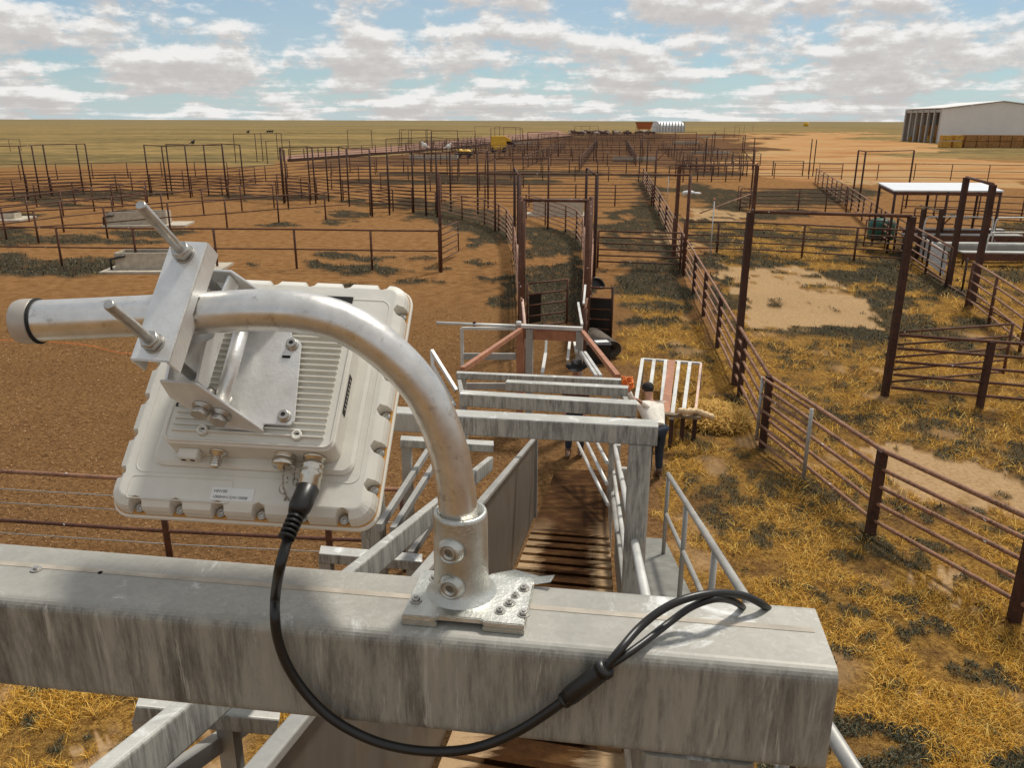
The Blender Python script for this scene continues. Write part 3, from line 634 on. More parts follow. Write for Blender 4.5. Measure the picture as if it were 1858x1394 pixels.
# ---- feed lane, far pens
def feedlane():
    P=[G(x,y) for x,y in ((522,293),(600,287),(680,281),(760,275),(830,269),(880,263),(950,255),(1035,248))]
    root=thing('feed_bunk',P[0],'long dark feed bunk slanting away below the pinkish lane','bunk')
    for i in range(len(P)-1):
        a,b=P[i],P[i+1]; d,s_,u=frameof(b-a); m=MB()
        m.box((a+b)/2+Z*.18,(d,s_,Z),((b-a).length/2,.04,.18)); m.box((a+b)/2+Z*.15+s_*.8,(d,s_,Z),((b-a).length/2,.04,.15)); m.box((a+b)/2+Z*.12+s_*.4,(d,s_,Z),((b-a).length/2,.35,.05))
        m.build('bunk_wall',MRD,root)
    Q=[]
    for i in range(len(P)-1):
        for k in range(3): Q.append(P[i].lerp(P[i+1],k/3)+Vector((0,1,0)))
    fence('dense far fence of many posts standing along the dark feed bunk',[tuple(q) for q in Q],1.7,5,mat=MRF,postr=.07,railr=.04)
feedlane()
def farpens():
    h=math.radians(6.8); f=Vector((math.sin(h),math.cos(h),0)); s_=Vector((math.cos(h),-math.sin(h),0)); o=Vector((13.7,89,0))
    lab='far rusty pen fence in the crowded distant yards'
    for i in range(15):
        b=8+i*15+random.uniform(-3,3); a0=random.choice([-34,-26,-18,-40]); a1=random.choice([0,8,14,18]); n=max(4,int((a1-a0)/(3.2+i*.25)))
        fence(lab,[tuple(o+f*b+s_*(a0+(a1-a0)*k/n)) for k in range(n+1)],1.6,4,mat=MRF,postr=.06,railr=.03,group='far pen fences')
    for i in range(9):
        a_=-42+i*7; b0=random.uniform(8,40)+max(0,(-a_-20))*2; b1=b0+random.uniform(50,110); n=int((b1-b0)/6)
        fence(lab,[tuple(o+f*(b0+(b1-b0)*k/n)+s_*a_) for k in range(n+1)],1.6,4,mat=MRF,postr=.06,railr=.03,group='far pen fences')
    for i in range(16):
        b=random.uniform(20,230); a0=random.uniform(-60,14); wv=random.uniform(3,9); root=None
        P=[o+f*b+s_*a0,o+f*b+s_*(a0+wv)]
        root=thing('gateway_frame',P[0],'far tall frame rising above the crowded distant pens','frame','far tall frames')
        for p in P: MB().cyl(p,p+Z*3.9,.07,6).build('post',MRF,root)
        MB().cyl(P[0]+Z*3.9,P[1]+Z*3.9,.04,6).build('top_rail',MRF,root)
    # dark left far rows
    for i in range(5):
        y0=252+i*4; fence(lab,[(700+i*40+k*22,y0-k*.25) for k in range(10)],1.6,4,mat=MRF,postr=.06,railr=.03,group='far pen fences')
    for i in range(4):
        y0=300-i*7; fence(lab,[(1215+i*12+k*26,y0-k*.1) for k in range(6)],1.6,5,mat=MRF,postr=.06,railr=.03,group='far pen fences')
farpens()
# ---- troughs
def trough(label,px,py,L,W,H,yaw,pad=None,mat=MCO,pipe=False,water=True):
    c=G(px,py); root=thing('water_trough',c,label,'trough','concrete troughs')
    cy,sy=math.cos(yaw),math.sin(yaw); X=Vector((cy,sy,0));Yv=Vector((-sy,cy,0)); c0=c+Yv*(W/2)
    if pad: MB().box(c0+Z*.03+X*pad[2],(X,Yv,Z),(pad[0]/2,pad[1]/2,.05)).build('concrete_pad',mat,root)
    m=MB(); t=.09; z0=.08
    for s in(-1,1): m.box(c0+Yv*s*(W/2-t/2)+Z*(H/2+z0),(X,Yv,Z),(L/2,t/2,H/2)); m.box(c0+X*s*(L/2-t/2)+Z*(H/2+z0),(X,Yv,Z),(t/2,W/2-t-.002,H/2))
    m.box(c0+Z*(z0+.05),(X,Yv,Z),(L/2-t-.002,W/2-t-.002,.05)); m.build('basin',mat,root,.012)
    if water: MB().box(c0+Z*(z0+H-.16),(X,Yv,Z),(L/2-t-.003,W/2-t-.003,.01)).build('water',MDK,root)
    if pipe: MB().tube([c0-X*(L/2+.12)-Yv*(W/2+.1)+Z*0,c0-X*(L/2+.12)-Yv*(W/2+.1)+Z*.5,c0-X*(L/2-.45)-Yv*(W/2+.06)+Z*.62],.05,8).build('valve_pipe',MBL,root)
trough('nearest cream concrete trough with black valve pipe on a pad',282,492,3.1,1.0,.65,.04,(4.6,2.2,.35),pipe=True)
trough('second cream concrete trough farther back, black pipe at its left',249,410,3.3,1.0,.7,.10,(4.6,2.,.5),pipe=True)
trough('concrete trough pad cut by the left edge below the fan of fences',-12,400,2.4,1.0,.3,.1,(3.6,2.2,0))
trough('pinkish white concrete trough framed by the near portal',1013,392,3.2,1.2,.9,0.,(4.,2.,0))
trough('long pale trough in the brown yard left of the yellow machine',786,290,7.5,1.2,.6,-.06)
trough('long pale trough right of centre in the far brown yard',1153,293,6.5,1.2,.6,.0)
trough('long pale trough farther behind in the right pens',1245,262,6.6,1.5,.7,.0)
trough('pale slab trough in the far right pens',1290,279,7.,1.2,.35,.0)
trough('farthest pale trough below the tank shed',1290,250,8.,1.5,.5,.0)
trough('pale trough beyond the yellow machine',945,262,6,1.2,.5,.0)
def rock():
    c=G(1250,353); root=thing('feed_bag',c,'torn white bag lying in the dark weeds between tall posts','bag'); m=MB(); m.ball(c+Z*.15,(.5,.25,.2),6); m.ball(c+Vector((.7,.1,.08)),(.35,.2,.12),5); m.ball(c+Vector((-.35,0,.1)),(.25,.2,.2),5); m.build('bag_body',MWB,root)
rock()
for lb,(x,y,x2,y2) in {'thin pale galvanised post in the weed pen, near one':(1288,470,1292,362),'thin pale galvanised post in the weed pen, far one':(1210,375,1212,318)}.items():
    b=G(x,y); d=ray(x2,y2); t=b.y/d.y; top=O.z+d.z*t
    r=thing('water_standpipe',b,lb,'standpipe'); MB().cyl(b,b+Z*top,.025,8).build('pipe',MGW,r); MB().ball(b+Z*top,.06,5).build('cap',MRED,r)
def leanpole():
    a=G(1362,352,2.0); b=G(1270,387,1.45); r=thing('loose_pole',(b.x,b.y,0),'thin pole slanting down from the tall frame to the long fence','pole'); MB().cyl(a,b,.03,8).build('pole',MRL,r)
leanpole()
# ------------------------------------------------------------------ shelter + crush at right
def shelter():
    h=3.0; C=[G(1593,331,h),G(1781,331.5,h),G(1822,346,h-.15),G(1622,345,h-.15)]
    base=Vector((C[3].x,C[3].y,0)); root=thing('open_shelter',base,'open shelter with a flat white sheet roof over the crush','shelter')
    m=MB(); m.loft([C,[c-Z*.06 for c in C]],False); m.build('roof',MWH2,root)
    for p in C+[(C[0]+C[1])/2,(C[2]+C[3])/2]:
        q=p.lerp((C[0]+C[2])/2,.04); MB().cyl(Vector((q.x,q.y,0)),q-Z*.07,.06,10).build('post',MRD,root)
    for a_,b_ in ((3,2),(0,1),(0,3),(1,2)):
        p,q=C[a_],C[b_]; cc=(C[0]+C[2])/2; MB().bar(p.lerp(cc,.04)-Z*.15,q.lerp(cc,.04)-Z*.15,.08,.14).build('roof_beam',MR,root)
    return C
SHC=shelter()
def tank():
    c=G(1597,432); root=thing('plastic_tank',c,'dark green tank behind the small gate by the shelter','tank'); MB().lathe(c,Z,[(0,.62),(.03,.66),(.8,.66),(.95,.55),(1.05,.2),(1.06,.19)],24).build('barrel',MGR,root)
    MB().lathe(c+Z*1.055,Z,[(0,.17),(.06,.17),(.07,.15)],16).build('lid',MDK,root)
tank()
def corr(root,a,b,h,z0,mat,name='sheet',n=40,amp=.02):
    a=Vector(a);b=Vector(b); r0=[];r1=[];d=(b-a);s_=Vector((-d.y,d.x,0)).normalized()
    N=10; 
    m=MB(); R=[]
    for k in range(N*4+1):
        z=z0+(h-z0)*k/(N*4); o=s_*amp*math.sin(2*math.pi*k/4.)
        R.append([a+o+Z*z,b+o+Z*z,b+o+s_*.012+Z*z,a+o+s_*.012+Z*z])
    m.loft(R,False); m.build(name,mat,root)
def crush():
    a=G(1664,478);b=G(1735,530); root=thing('sheeted_race',a,'corrugated galvanised race wall beside the crush','race')
    corr(root,G(1668,470),G(1712,506),1.0,.1,MGW)
    for t in (0,.5,1): p=a.lerp(b,t)+Vector((.25,.1,0)); MB().cyl(p,p+Z*1.2,.04,8).build('post',MRD,root)
    MB().cyl(G(1648,477)+Z*.06,G(1835,590)+Z*.06,.035,8).build('ground_rail',MR,root)
    # crush: steel bench/cradle with grey sheet decks and pipe loops
    o=G(1790,470); X=Vector((1,-.06,0)).normalized();Yv=Vector((.06,1,0)).normalized()
    root=thing('cattle_crush',o,'grey steel cattle crush with bent pipe rails under the tall frame','crush')
    for k,(dx,dy,z,L,W) in enumerate(((-.9,.8,.95,5.2,.45),(-.4,-.5,.75,4.8,.5),(.3,-1.7,.55,4.6,.5),(-.8,2.,1.05,4.6,.4))):
        MB().box(o+X*dx+Yv*dy+Z*z,(X,Yv,Z),(L/2,W/2,.03)).build('deck',MG3,root,.005)
        MB().box(o+X*dx+Yv*(dy-W/2-.04)+Z*(z-.16),(X,Yv,Z),(L/2,.03,.15)).build('side_beam',MR if k!=1 else MG3,root)
        for s in(-1,1): MB().cyl(o+X*(dx+s*L*.46)+Yv*dy,o+X*(dx+s*L*.46)+Yv*dy+Z*z,.035,8).build('leg',MRD,root)
    for dx,dy,L,h in ((-2.4,1.2,3.,1.7),(0.2,.2,3.4,1.8),(-.6,-1.,2.6,1.3)):
        p=o+X*dx+Yv*dy; q=p+X*L
        MB().tube(bez([p,p+Z*(h-.35),p+Z*(h-.06)+X*.1,p+Z*h+X*.35,q+Z*h-X*.3,q+Z*(h-.08)-X*.05,q+Z*(h-.35),q],5),.032,8,Yv).build('pipe_loop',MGW,root)
    m=MB(); p=o+X*-1.0+Yv*2.6+Z*1.75; m.box(p,((X*.9-Z*.25).normalized(),Yv,(Z*.9+X*.25).normalized()),(1.0,.5,.03)); m.build('tilted_board',MCO,root,.01)
    for s in (-.5,.5): MB().cyl(p+X*s-Z*.05,p+X*(-s)-Z*1.2,.03,8).build('strut',MR,root)
    for dx,dy,z in ((2.2,-.6,1.15),(2.3,-1.5,.75)):
        MB().tube([o+X*(dx+.16*math.cos(t))+Yv*dy+Z*(z+.16*math.sin(t)) for t in np.linspace(0,2*math.pi,15)],.02,6,Yv).build('hand_wheel',MGW,root)
crush()
# ------------------------------------------------------------------ shed, bales, far buildings
def shed():
    A=G(1700,259.5); d=(G(1664,254.5)); 
    X=(G(1858,262)-A).normalized(); X=Vector((1,-.09,0)).normalized(); Yv=Vector((.09,1,0)).normalized()
    H=9.3; W=32.; Dp=0
    k=(d-A); Dp=28.
    root=thing('hay_shed',A,'big pale grey gabled shed with an open bayed side','shed')
    Wd=[A+Z*0,A+X*W,A+X*W+Z*H,A+X*W/2+Z*(H+1.9),A+Z*H]
    MB().prism(Wd,Yv*.15).build('gable_wall',MSHD,root)
    MB().prism([p+Yv*Dp for p in Wd],Yv*.15).build('back_wall',MSHD,root)
    r=MB(); ov=.5
    for s,(p,q) in enumerate(((A+Z*H,A+X*W/2+Z*(H+1.9)),(A+X*W+Z*H,A+X*W/2+Z*(H+1.9)))):
        r.loft([[p-Yv*ov+Z*.12,q-Yv*ov+Z*.12,q+Yv*(Dp+ov)+Z*.12,p+Yv*(Dp+ov)+Z*.12],[p-Yv*ov+Z*.3,q-Yv*ov+Z*.3,q+Yv*(Dp+ov)+Z*.3,p+Yv*(Dp+ov)+Z*.3]],False)
    r.build('roof',MSHD,root)
    MB().box(A+X*W+Yv*Dp/2+Z*H/2,(X,Yv,Z),(.1,Dp/2-.2,H/2)).build('side_wall',MSHD,root)
    for k in range(7):
        p=A+Yv*(.5+k*(Dp-1)/6)+X*.25; MB().box(p+Z*H/2,(X,Yv,Z),(.3,.45,H/2)).build('column',MG3,root)
    MB().box(A+Yv*Dp/2+Z*(H-.5)+X*.2,(X,Yv,Z),(.1,Dp/2-.2,.4)).build('eave_beam',MG3,root)
    # bales stacked inside
    for j in range(9):
        for i in range(4):
            b=A+X*4.5+Yv*(2.2+j*2.9)+Z*(.6+i*1.22); 
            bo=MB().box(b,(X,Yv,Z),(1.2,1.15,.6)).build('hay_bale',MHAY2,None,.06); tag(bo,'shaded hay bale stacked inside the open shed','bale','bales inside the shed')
    b0=G(1745,267.5)
    n=0
    for j in range(11):
        for i in range(2):
            c=b0+X*(j*2.62+1.3)+Z*(.72+i*1.46)+Yv*random.uniform(-.15,.15)
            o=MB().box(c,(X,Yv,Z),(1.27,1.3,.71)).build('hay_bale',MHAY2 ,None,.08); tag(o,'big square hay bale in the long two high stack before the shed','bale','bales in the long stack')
    for j,(dx,z) in enumerate(((-4.2,.72),(-4.1,2.16),(-1.6,.72),(-1.5,2.2))):
        c=b0+X*dx+Z*z-Yv*.3
        o=MB().box(c,(X,Yv,Z),(1.0,1.2,.62 if j%2 else .7)).build('hay_bale',MHAY,None,.08); tag(o,('lower' if z<1 else 'upper')+(' pale bale at the far left end of the stack' if dx<-3 else ' pale bale beside the long stack'),'bale','bales at the stack end')
    c=G(1691,258); o=MB().box(c+Z*.9,(X,Yv,Z),(1.2,1.,.9)).build('hay_bale',MHAY,None,.1); tag(o,'single yellow bale by the shed front corner','bale')
    c=G(1652,256); o=MB().box(c+Z*.7,(X,Yv,Z),(1.,.8,.7)).build('hay_bale',MHAY,None,.1); tag(o,'lone orange bale left of the shed','bale')
shed()
def tankshed():
    A=G(1197,240); B=G(1241,240); L=(B-A).length; X=(B-A).normalized(); Yv=Vector((-X.y,X.x,0)); root=thing('tank_shed',A,'long low white sheeted building on the horizon','building')
    n=10; R=[]
    for s in (0,1):
        R.append([A+X*L*s+Yv*(6-6*math.cos(math.pi*k/n))+Z*(2.5+3.2*math.sin(math.pi*k/n)) for k in range(n+1)]+[A+X*L*s+Yv*12,A+X*L*s])
    m=MB(); m.loft(R,False); m.build('arched_shell',MWH2,root)
    for k in range(9):
        p=A+X*L*(k/8)-Yv*.2; MB().box(p+Z*2.6,(X,Yv,Z),(.25,.15,2.6)).build('rib',MG3,root)
tankshed()
def container():
    c=G(1168,240); X=Vector((1,0,0));Yv=Vector((0,1,0)); root=thing('hopper_bin',c,'rust orange hopper bin standing behind the cattle','bin')
    MB().loft([[c+Vector((sx*w_,sy*3,z)) for sx,sy in ((-1,-1),(1,-1),(1,1),(-1,1))] for z,w_ in ((1.6,3.),(5.,4.2))],False).build('bin_body',plain('rust_orange_paint',(.36,.09,.02),.7),root)
    MB().box(c+Z*5.1,(X,Yv,Z),(4.4,3.2,.12)).build('rim',MRD,root)
    for s in(-1,1):
        for t in(-1,1): MB().cyl(c+Vector((s*2.8,t*2.6,0)),c+Vector((s*2.8,t*2.6,2)),.15,6).build('leg',MRD,root)
container()
def yellow():
    c=G(905,277); root=thing('feed_mixer',c,'yellow farm machine with dark chute in the brown yard','machine')
    X=Vector((1,0,0));Yv=Vector((0,1,0))
    MB().loft([[c+Vector((sx*w_,sy*1.1,z)) for sx,sy in ((-1,-1),(1,-1),(1,1),(-1,1))] for z,w_ in ((.9,1.25),(1.4,1.5),(2.9,1.4),(3.05,1.3))],False).build('body',MYE,root,.08)
    m=MB(); m.loft([[c+Vector((x+1.2,sy,z)) for x,z in ((0,2.2),(0,2.95),(.9,2.6),(1.2,2.1),(.6,2.1))] for sy in(-.7,.7)],False); m.build('hood',MYE,root)
    MB().ball(c+Vector((-.1,-1.25,.85)),(.95,.35,.45),8).build('fender',MYE,root)
    MB().bar(c+Vector((1.5,0,2.)),c+Vector((3.2,0,1.3)),.8,.6).build('chute',MRD,root)
    for s in(-1,1):
        for t in(-1,1): MB().cyl(c+Vector((s*.95,t*1.15-.15,.5)),c+Vector((s*.95,t*1.15+.15,.5)),.5,16).build('wheel',MBL,root)
    c=G(842,286); root=thing('fuel_trailer',c,'small yellow topped trailer left of the yellow machine','trailer')
    MB().box(c+Z*.55,(X,Yv,Z),(1.5,.7,.12)).build('chassis',MBL,root)
    MB().ball(c+Vector((-.55,0,.95)),(.5,.5,.42),8).build('drum',MYE,root); MB().ball(c+Vector((.55,0,.92)),(.7,.5,.36),8).build('drum',MYE,root)
    for s in(-.8,.8):
        for t in(-.75,.75): MB().cyl(c+Vector((s,t-.1,.35)),c+Vector((s,t+.1,.35)),.35,14).build('wheel',MBL,root)
    c=G(1462,229); r=thing('marker_drum',c,'tiny yellow marker far off on the green plain','marker'); MB().cyl(c,c+Z*5,3.,10).build('drum',MYE,r)
yellow()
# cattle
def cowmesh():
    m=MB()
    sec=[(-1.0,1.15,.16,.22),(-.9,1.15,.28,.36),(-.5,1.12,.32,.40),(0,1.08,.33,.42),(.4,1.10,.31,.44),(.75,1.15,.26,.40),(1.0,1.22,.18,.28),(1.25,1.28,.13,.18),(1.42,1.25,.12,.15),(1.62,1.12,.09,.11),(1.74,1.04,.07,.08)]
    m.loft([[Vector((x,wy*math.cos(t),z+hz*math.sin(t))) for t in [2*math.pi*j/10 for j in range(10)]] for x,z,wy,hz in sec],True)
    for x in (-.78,.7):
        for y in (-.18,.18):
            kx=.06 if x<0 else -.01
            m.tube([(x,y,.95),(x-kx*1.2,y,.62),(x+(-.1 if x<0 else .02),y,.42),(x-.02,y,.08),(x+.03,y,0)],[.14,.09,.055,.045,.06],7)
    for y in(-1,1): m.prism([(1.36,y*.10,1.36),(1.33,y*.28,1.33),(1.40,y*.24,1.26)],(.03,0,.02)); m.tube([(1.38,y*.07,1.38),(1.40,y*.2,1.47),(1.44,y*.22,1.56)],[.03,.02,.008],5)
    m.tube([(-1.02,0,1.30),(-1.12,0,1.1),(-1.1,0,.55)],[.035,.025,.04],6)
    return m
def cattle():
    protos=[]
    for mat,nm in ((MCOW,'dark'),(MCOW2,'pale')):
        r=thing('cow',(0,0,0),'x','cow','cattle mob in the far yard'); b=cowmesh().build('body',mat,r); protos.append((r,b))
    first=[True,True]
    for k in range(64):
        i=1 if random.random()<.22 else 0
        px_=random.choice([random.uniform(1030,1105),random.uniform(1030,1190),random.uniform(1060,1180)]); py_=random.uniform(242.2,246.5)
        p=G(px_,py_); rz=random.uniform(0,6.28); s=random.uniform(.95,1.1)
        r,b=protos[i]
        if first[i]: o=r; first[i]=False
        else:
            o=r.copy(); col.objects.link(o); c=b.copy(); col.objects.link(c); c.parent=o
        o.location=p; o.rotation_euler=(0,0,rz); o.scale=(s,s,s)
        o['label']='dark brown cow standing in the far yard mob' if i==0 else 'pale cow standing in the far yard mob'
cattle()
# ------------------------------------------------------------------ loading ramp
HB=math.radians(8.0); bl=Vector((math.cos(HB),-math.sin(HB),0)); bf=Vector((math.sin(HB),math.cos(HB),0))
HR=math.radians(6.3); rl=Vector((math.cos(HR),-math.sin(HR),0)); rf=Vector((math.sin(HR),math.cos(HR),0))
SLP=.296
def fz(p): return SLP*(13-p.y)
A_L=Vector((.03,6.32,0)); A_R=Vector((.85,5.92,0))       # floor edge points
def edge(A0,t): p=A0+rf*t; return Vector((p.x,p.y,fz(p)))
def ramp():
    base=edge(A_L,6.5); root=thing('loading_ramp',Vector((base.x,base.y,0)),'cattle loading ramp climbing under the near beam, muddy cleated floor between steel sides','ramp')
    a0,a1=-6.6,6.65
    m=MB(); pl=[edge(A_L,a0),edge(A_R,a0+.4),edge(A_R,a1+.4),edge(A_L,a1)]
    m.loft([[p-Z*.06 for p in pl],pl],False); m.build('floor',MFL,root)
    t=a0+.1; k=0
    while t<1.6:
        p=edge(A_L,t);q=edge(A_R,t+.12); d=(q-p).normalized()
        MB().bar(p+d*.01+Z*.016,q-d*.01+Z*.016,.045,.032,Z).build('cleat',MFL,root); t+=.30; k+=1
    up=Vector((0,0,1))
    # left sheeted wall
    def wall(A0,t0,t1,h,side,mat,nm):
        p,q=edge(A0,t0),edge(A0,t1); o=rl*side*.03
        MB().prism([p+o,q+o,q+o+Z*h,p+o+Z*h],rl*side*.006).build(nm,mat,root)
    wall(A_L,a0,2.5,1.02,-1,MSH,'side_sheet')
    MB().bar(edge(A_L,a0)-rl*.03+Z*1.035,edge(A_L,2.55)-rl*.03+Z*1.035,.05,.03,Z,.006).build('sheet_top_rail',MG3,root)
    MB().bar(edge(A_L,2.5)-rl*.03,edge(A_L,2.5)-rl*.03+Z*1.04,.06,.06,rf).build('sheet_end_post',MG3,root)
    # low kerb angle on the right, pipe rails and posts
    for h_,r_,mt in ((.80,.026,MGW),(.42,.022,MGW),(.1,.03,MG3)):
        MB().tube([edge(A_R,-6.)+rl*.07+Z*h_,edge(A_R,5.2)+rl*.07+Z*h_],r_,10).build('side_rail',mt,root)
    wall(A_R,-6.2,1.,.30,1,MG3,'kerb_sheet')
    for tt in (-5.6,-3.6,-.4,1.6,3.8): p=edge(A_R,tt)+rl*.11; MB().bar(p-Z*.2,p+Z*.85,.05,.05,rf).build('side_post',MG3,root)
    # outer left box rail and its outriggers
    L1a=SL(372,1279,2.4); L1b=SL(814,905,5.2); d=(L1b-L1a)
    MB().bar(L1a-d*.55,L1b+d*.55,.05,.115,Z,.010).build('box_rail',MG2,root)
    for p_,q_,s_ in (((250,1279),(505,1304),2.75),((580,1006),(765,1021),4.6),((727,801),(895,811),6.)):
        A=SL(*p_,s_);B=SL(*q_,s_*1.0); MB().bar(A,B,.09,.06,Z,.008).build('outrigger',MG2,root)
        MB().bar(A.lerp(B,.06)-Z*.03,Vector((A.lerp(B,.06).x,A.lerp(B,.06).y,0)),.065,.065,rf).build('outrigger_post',MG3,root)
        if s_<3: MB().bar(A.lerp(B,.62)-Z*.03,A.lerp(B,.62)-Z*1.2,.05,.05,rf).build('outrigger_post',MG3,root)
    # lower rails beyond the box rail (level walkway rails)
    for (p_,q_) in (((688,958),(792,794),),((713,964),(812,806),),((745,1008),(840,862),)):
        A=SL(*p_,4.9); B=PY(*q_,A.y+2.2); MB().bar(A,B,.035,.045,Z).build('walkway_rail',MG3,root)
    A=SL(330,1394,2.6);B=SL(440,1318,3.0); MB().bar(A-(B-A)*.5,B+(B-A)*.6,.04,.05,Z).build('walkway_rail',MG3,root)
    # wing rails at the foot, right side
    for a_,b_ in (((1048,804),(1103,916)),((1064,802),(1101,878)),((1083,803),(1102,840))):
        A=PY(*a_,11.5);B=PY(*b_,8.6); MB().cyl(A,B,.024,8).build('wing_rail',MGW,root)
    # catwalk and handrail on the right
    Hn=SL(1350,1080,4.1); rd=(rf+Vector((0,0,-SLP*rf.y))).normalized(); far=Hn+rd*4.15
    MB().tube([Hn-rd*3.2,far],.024,10).build('handrail',MG3,root)
    MB().tube([Hn-rd*3.2-Z*.42,far-Z*.42+rd*-.0],.02,10).build('handrail',MG3,root)
    for tt in (-1.,.95,2.5,4.1): p=Hn+rd*tt; MB().cyl(p,p-Z*.95,.02,8).build('handrail_post',MG3,root)
    def onfl(x,y,dz):
        d_=ray(x,y); t_=(SLP*13+dz-CH)/(d_.z+SLP*d_.y); return O+d_*t_
    cw=[onfl(*q,-.06) for q in ((1160,975),(1206,978),(1262,1095),(1330,1400),(1165,1400),(1160,1095))]
    MB().loft([[p-Z*.05 for p in cw],cw],False).build('catwalk',plain('worn_grey_plate',(.20,.195,.17),.6,.1,.25,6),root)
    # small triangular brace at left
    A=PY(783,636,9.6);B=PY(828,709,9.2);C=PY(825,738,9.1);D=PY(785,665,9.5)
    for p,q in ((A,B),(A,D),(D,C)): MB().bar(p,q,.04,.04).build('wing_brace',MGW,root)
ramp()
def portal(label,a,b,z,sec,left=True,right=True,ext=0.,mat=MG2,post=None,rr=.012,coll=0.,colr=0.):
    A=G(*a,z);B=G(*b,z); d=(B-A).normalized(); A=A-d*ext
    root=thing('overhead_beam',Vector(((A.x+B.x)/2,(A.y+B.y)/2,0)),label,'beam','overhead beams of the ramp')
    MB().bar(A-Z*sec/2,B-Z*sec/2,sec,sec,Z,rr,4).build('crossbeam',mat,root)
    ps=post or sec
    for on,p,s in ((left,A,1),(right,B,-1)):
        if not on: continue
        q=p+d*s*(ps/2+.03)-Z*(sec+.0); MB().bar(q,Vector((q.x,q.y,-.05)),ps,ps,bf,rr,3).build('column',mat,root)
    return A,B
portal('second overhead beam, wide streaked galvanised box beam across the ramp on thick columns',(700,742),(1194,768),4.1,.125,True,True,.22,post=.135)
portal('third overhead beam of the ramp, between the widest and the short one',(837,711),(1156,730),3.4,.125,False,False)
A,B=portal('short overhead beam, fourth along the ramp',(919,691),(1140,702),2.95,.11,False,False)
A,B=portal('farthest thin overhead beam of the ramp with its left post showing',(829,675),(1127,688),2.6,.09,True,True)
# hidden side rails that carry beams three and four
def carrier():
    root=thing('beam_carrier',(0,8,0),'steel stringers along the ramp that carry the overhead beams','stringer')
    for a,b in (((843,742),(833,690)),((1150,752),(1122,704))):
        p=G(*a,3.28-.05);q=G(*b,2.5-.05); MB().bar(p,q,.05,.05).build('stringer',MG3,root)
        MB().bar(p-Z*.03,Vector((p.x,p.y,0)),.05,.05,rf).build('leg',MG3,root)
carrier()
def nearportal():
    z=2.1; A=G(946,592,z);B=G(1057,597,z); C=G(792,586,z); root=thing('ramp_entry_frame',Vector((A.x,A.y,0)),'entry frame at the foot of the ramp with red braces and a galvanised top bar','frame')
    d=(B-A).normalized()
    MB().bar(A,B,.09,.07,Z,.008).build('top_bar',MGW,root)
    MB().bar(A+d*.02-Z*.15+bf*.05,B-d*.02-Z*.15+bf*.05,.12,.20,Z).build('red_channel',MRED,root)
    for p,m_ in ((A-d*.02,MRED),(A+d*.16,MG3),(B-d*.05,MG3)): MB().bar(p-Z*.05,Vector((p.x,p.y,0)),.13,.13,bf).build('post',m_,root)
    for p,q in ((A-Z*.06,(839,671)),(B-Z*.06,(1121,684))):
        e_=G(*q,2.56); MB().bar(p,e_,.07,.07).build('brace',MRED,root)
    MB().cyl(C,A,.03,8).build('slide_bar',MGW,root); MB().bar(C.lerp(A,.45)+Z*.06,C.lerp(A,.45)-Z*.1,.05,.05).build('bracket',MR,root)
    MB().cyl(A-d*.05,A-d*.05+Z*.09,.05,10).build('cap',MGW,root)
    # galvanised side gate at left
    r2=thing('slide_gate',Vector((C.x,C.y,0)),'galvanised slide gate hanging left of the entry frame','gate')
    P=G(838,596,z-.05); Q=A-d*.1-Z*.05
    MB().bar(P,Q,.06,.05).build('top_rail',MGW,r2); MB().bar(P,P-Z*1.35,.06,.06,bf).build('upright',MGW,r2)
    for zz_ in (.55,1.15): MB().bar(P-Z*zz_,Q-Z*zz_,.05,.12).build('rail',MG3,r2)
    # inner rails leading through the frame
    r3=thing('inner_race_rails',Vector((B.x,B.y,0)),'loose white galvanised rails leaning at the right of the entry frame','rails')
    for a_,b_,y0,y1 in (((1062,518),(1059,552),20.,19.2),((1049,550),(1056,590),19.,16.),((1036,600),(1030,655),15.5,14.4),((1042,618),(1046,640),15.,14.6),((1054,640),(1082,683),14.2,12.2),((1061,640),(1090,683),14.2,12.2)):
        MB().bar(PY(*a_,y0),PY(*b_,y1),.05,.05).build('rail',MGW,r3)
    r4=thing('race_divider',G(988,690),'bent white galvanised upright bar inside the race','bar')
    MB().bar(PY(992,607,16.),PY(990,642,15.6),.05,.05).build('upper_bar',MG3,r4); MB().bar(PY(990,642,15.6),PY(984,678,14.4),.06,.05).build('lower_bar',MGW,r4)
nearportal()
# left outer race wall from the portal to the foot of the ramp
fence('pale worn race wall left of the half open gate, close rails',[(938,436),(943,490),(948,545),(953,598)],1.4,3,postr=.035,rmat=MPI,mat=MRL)
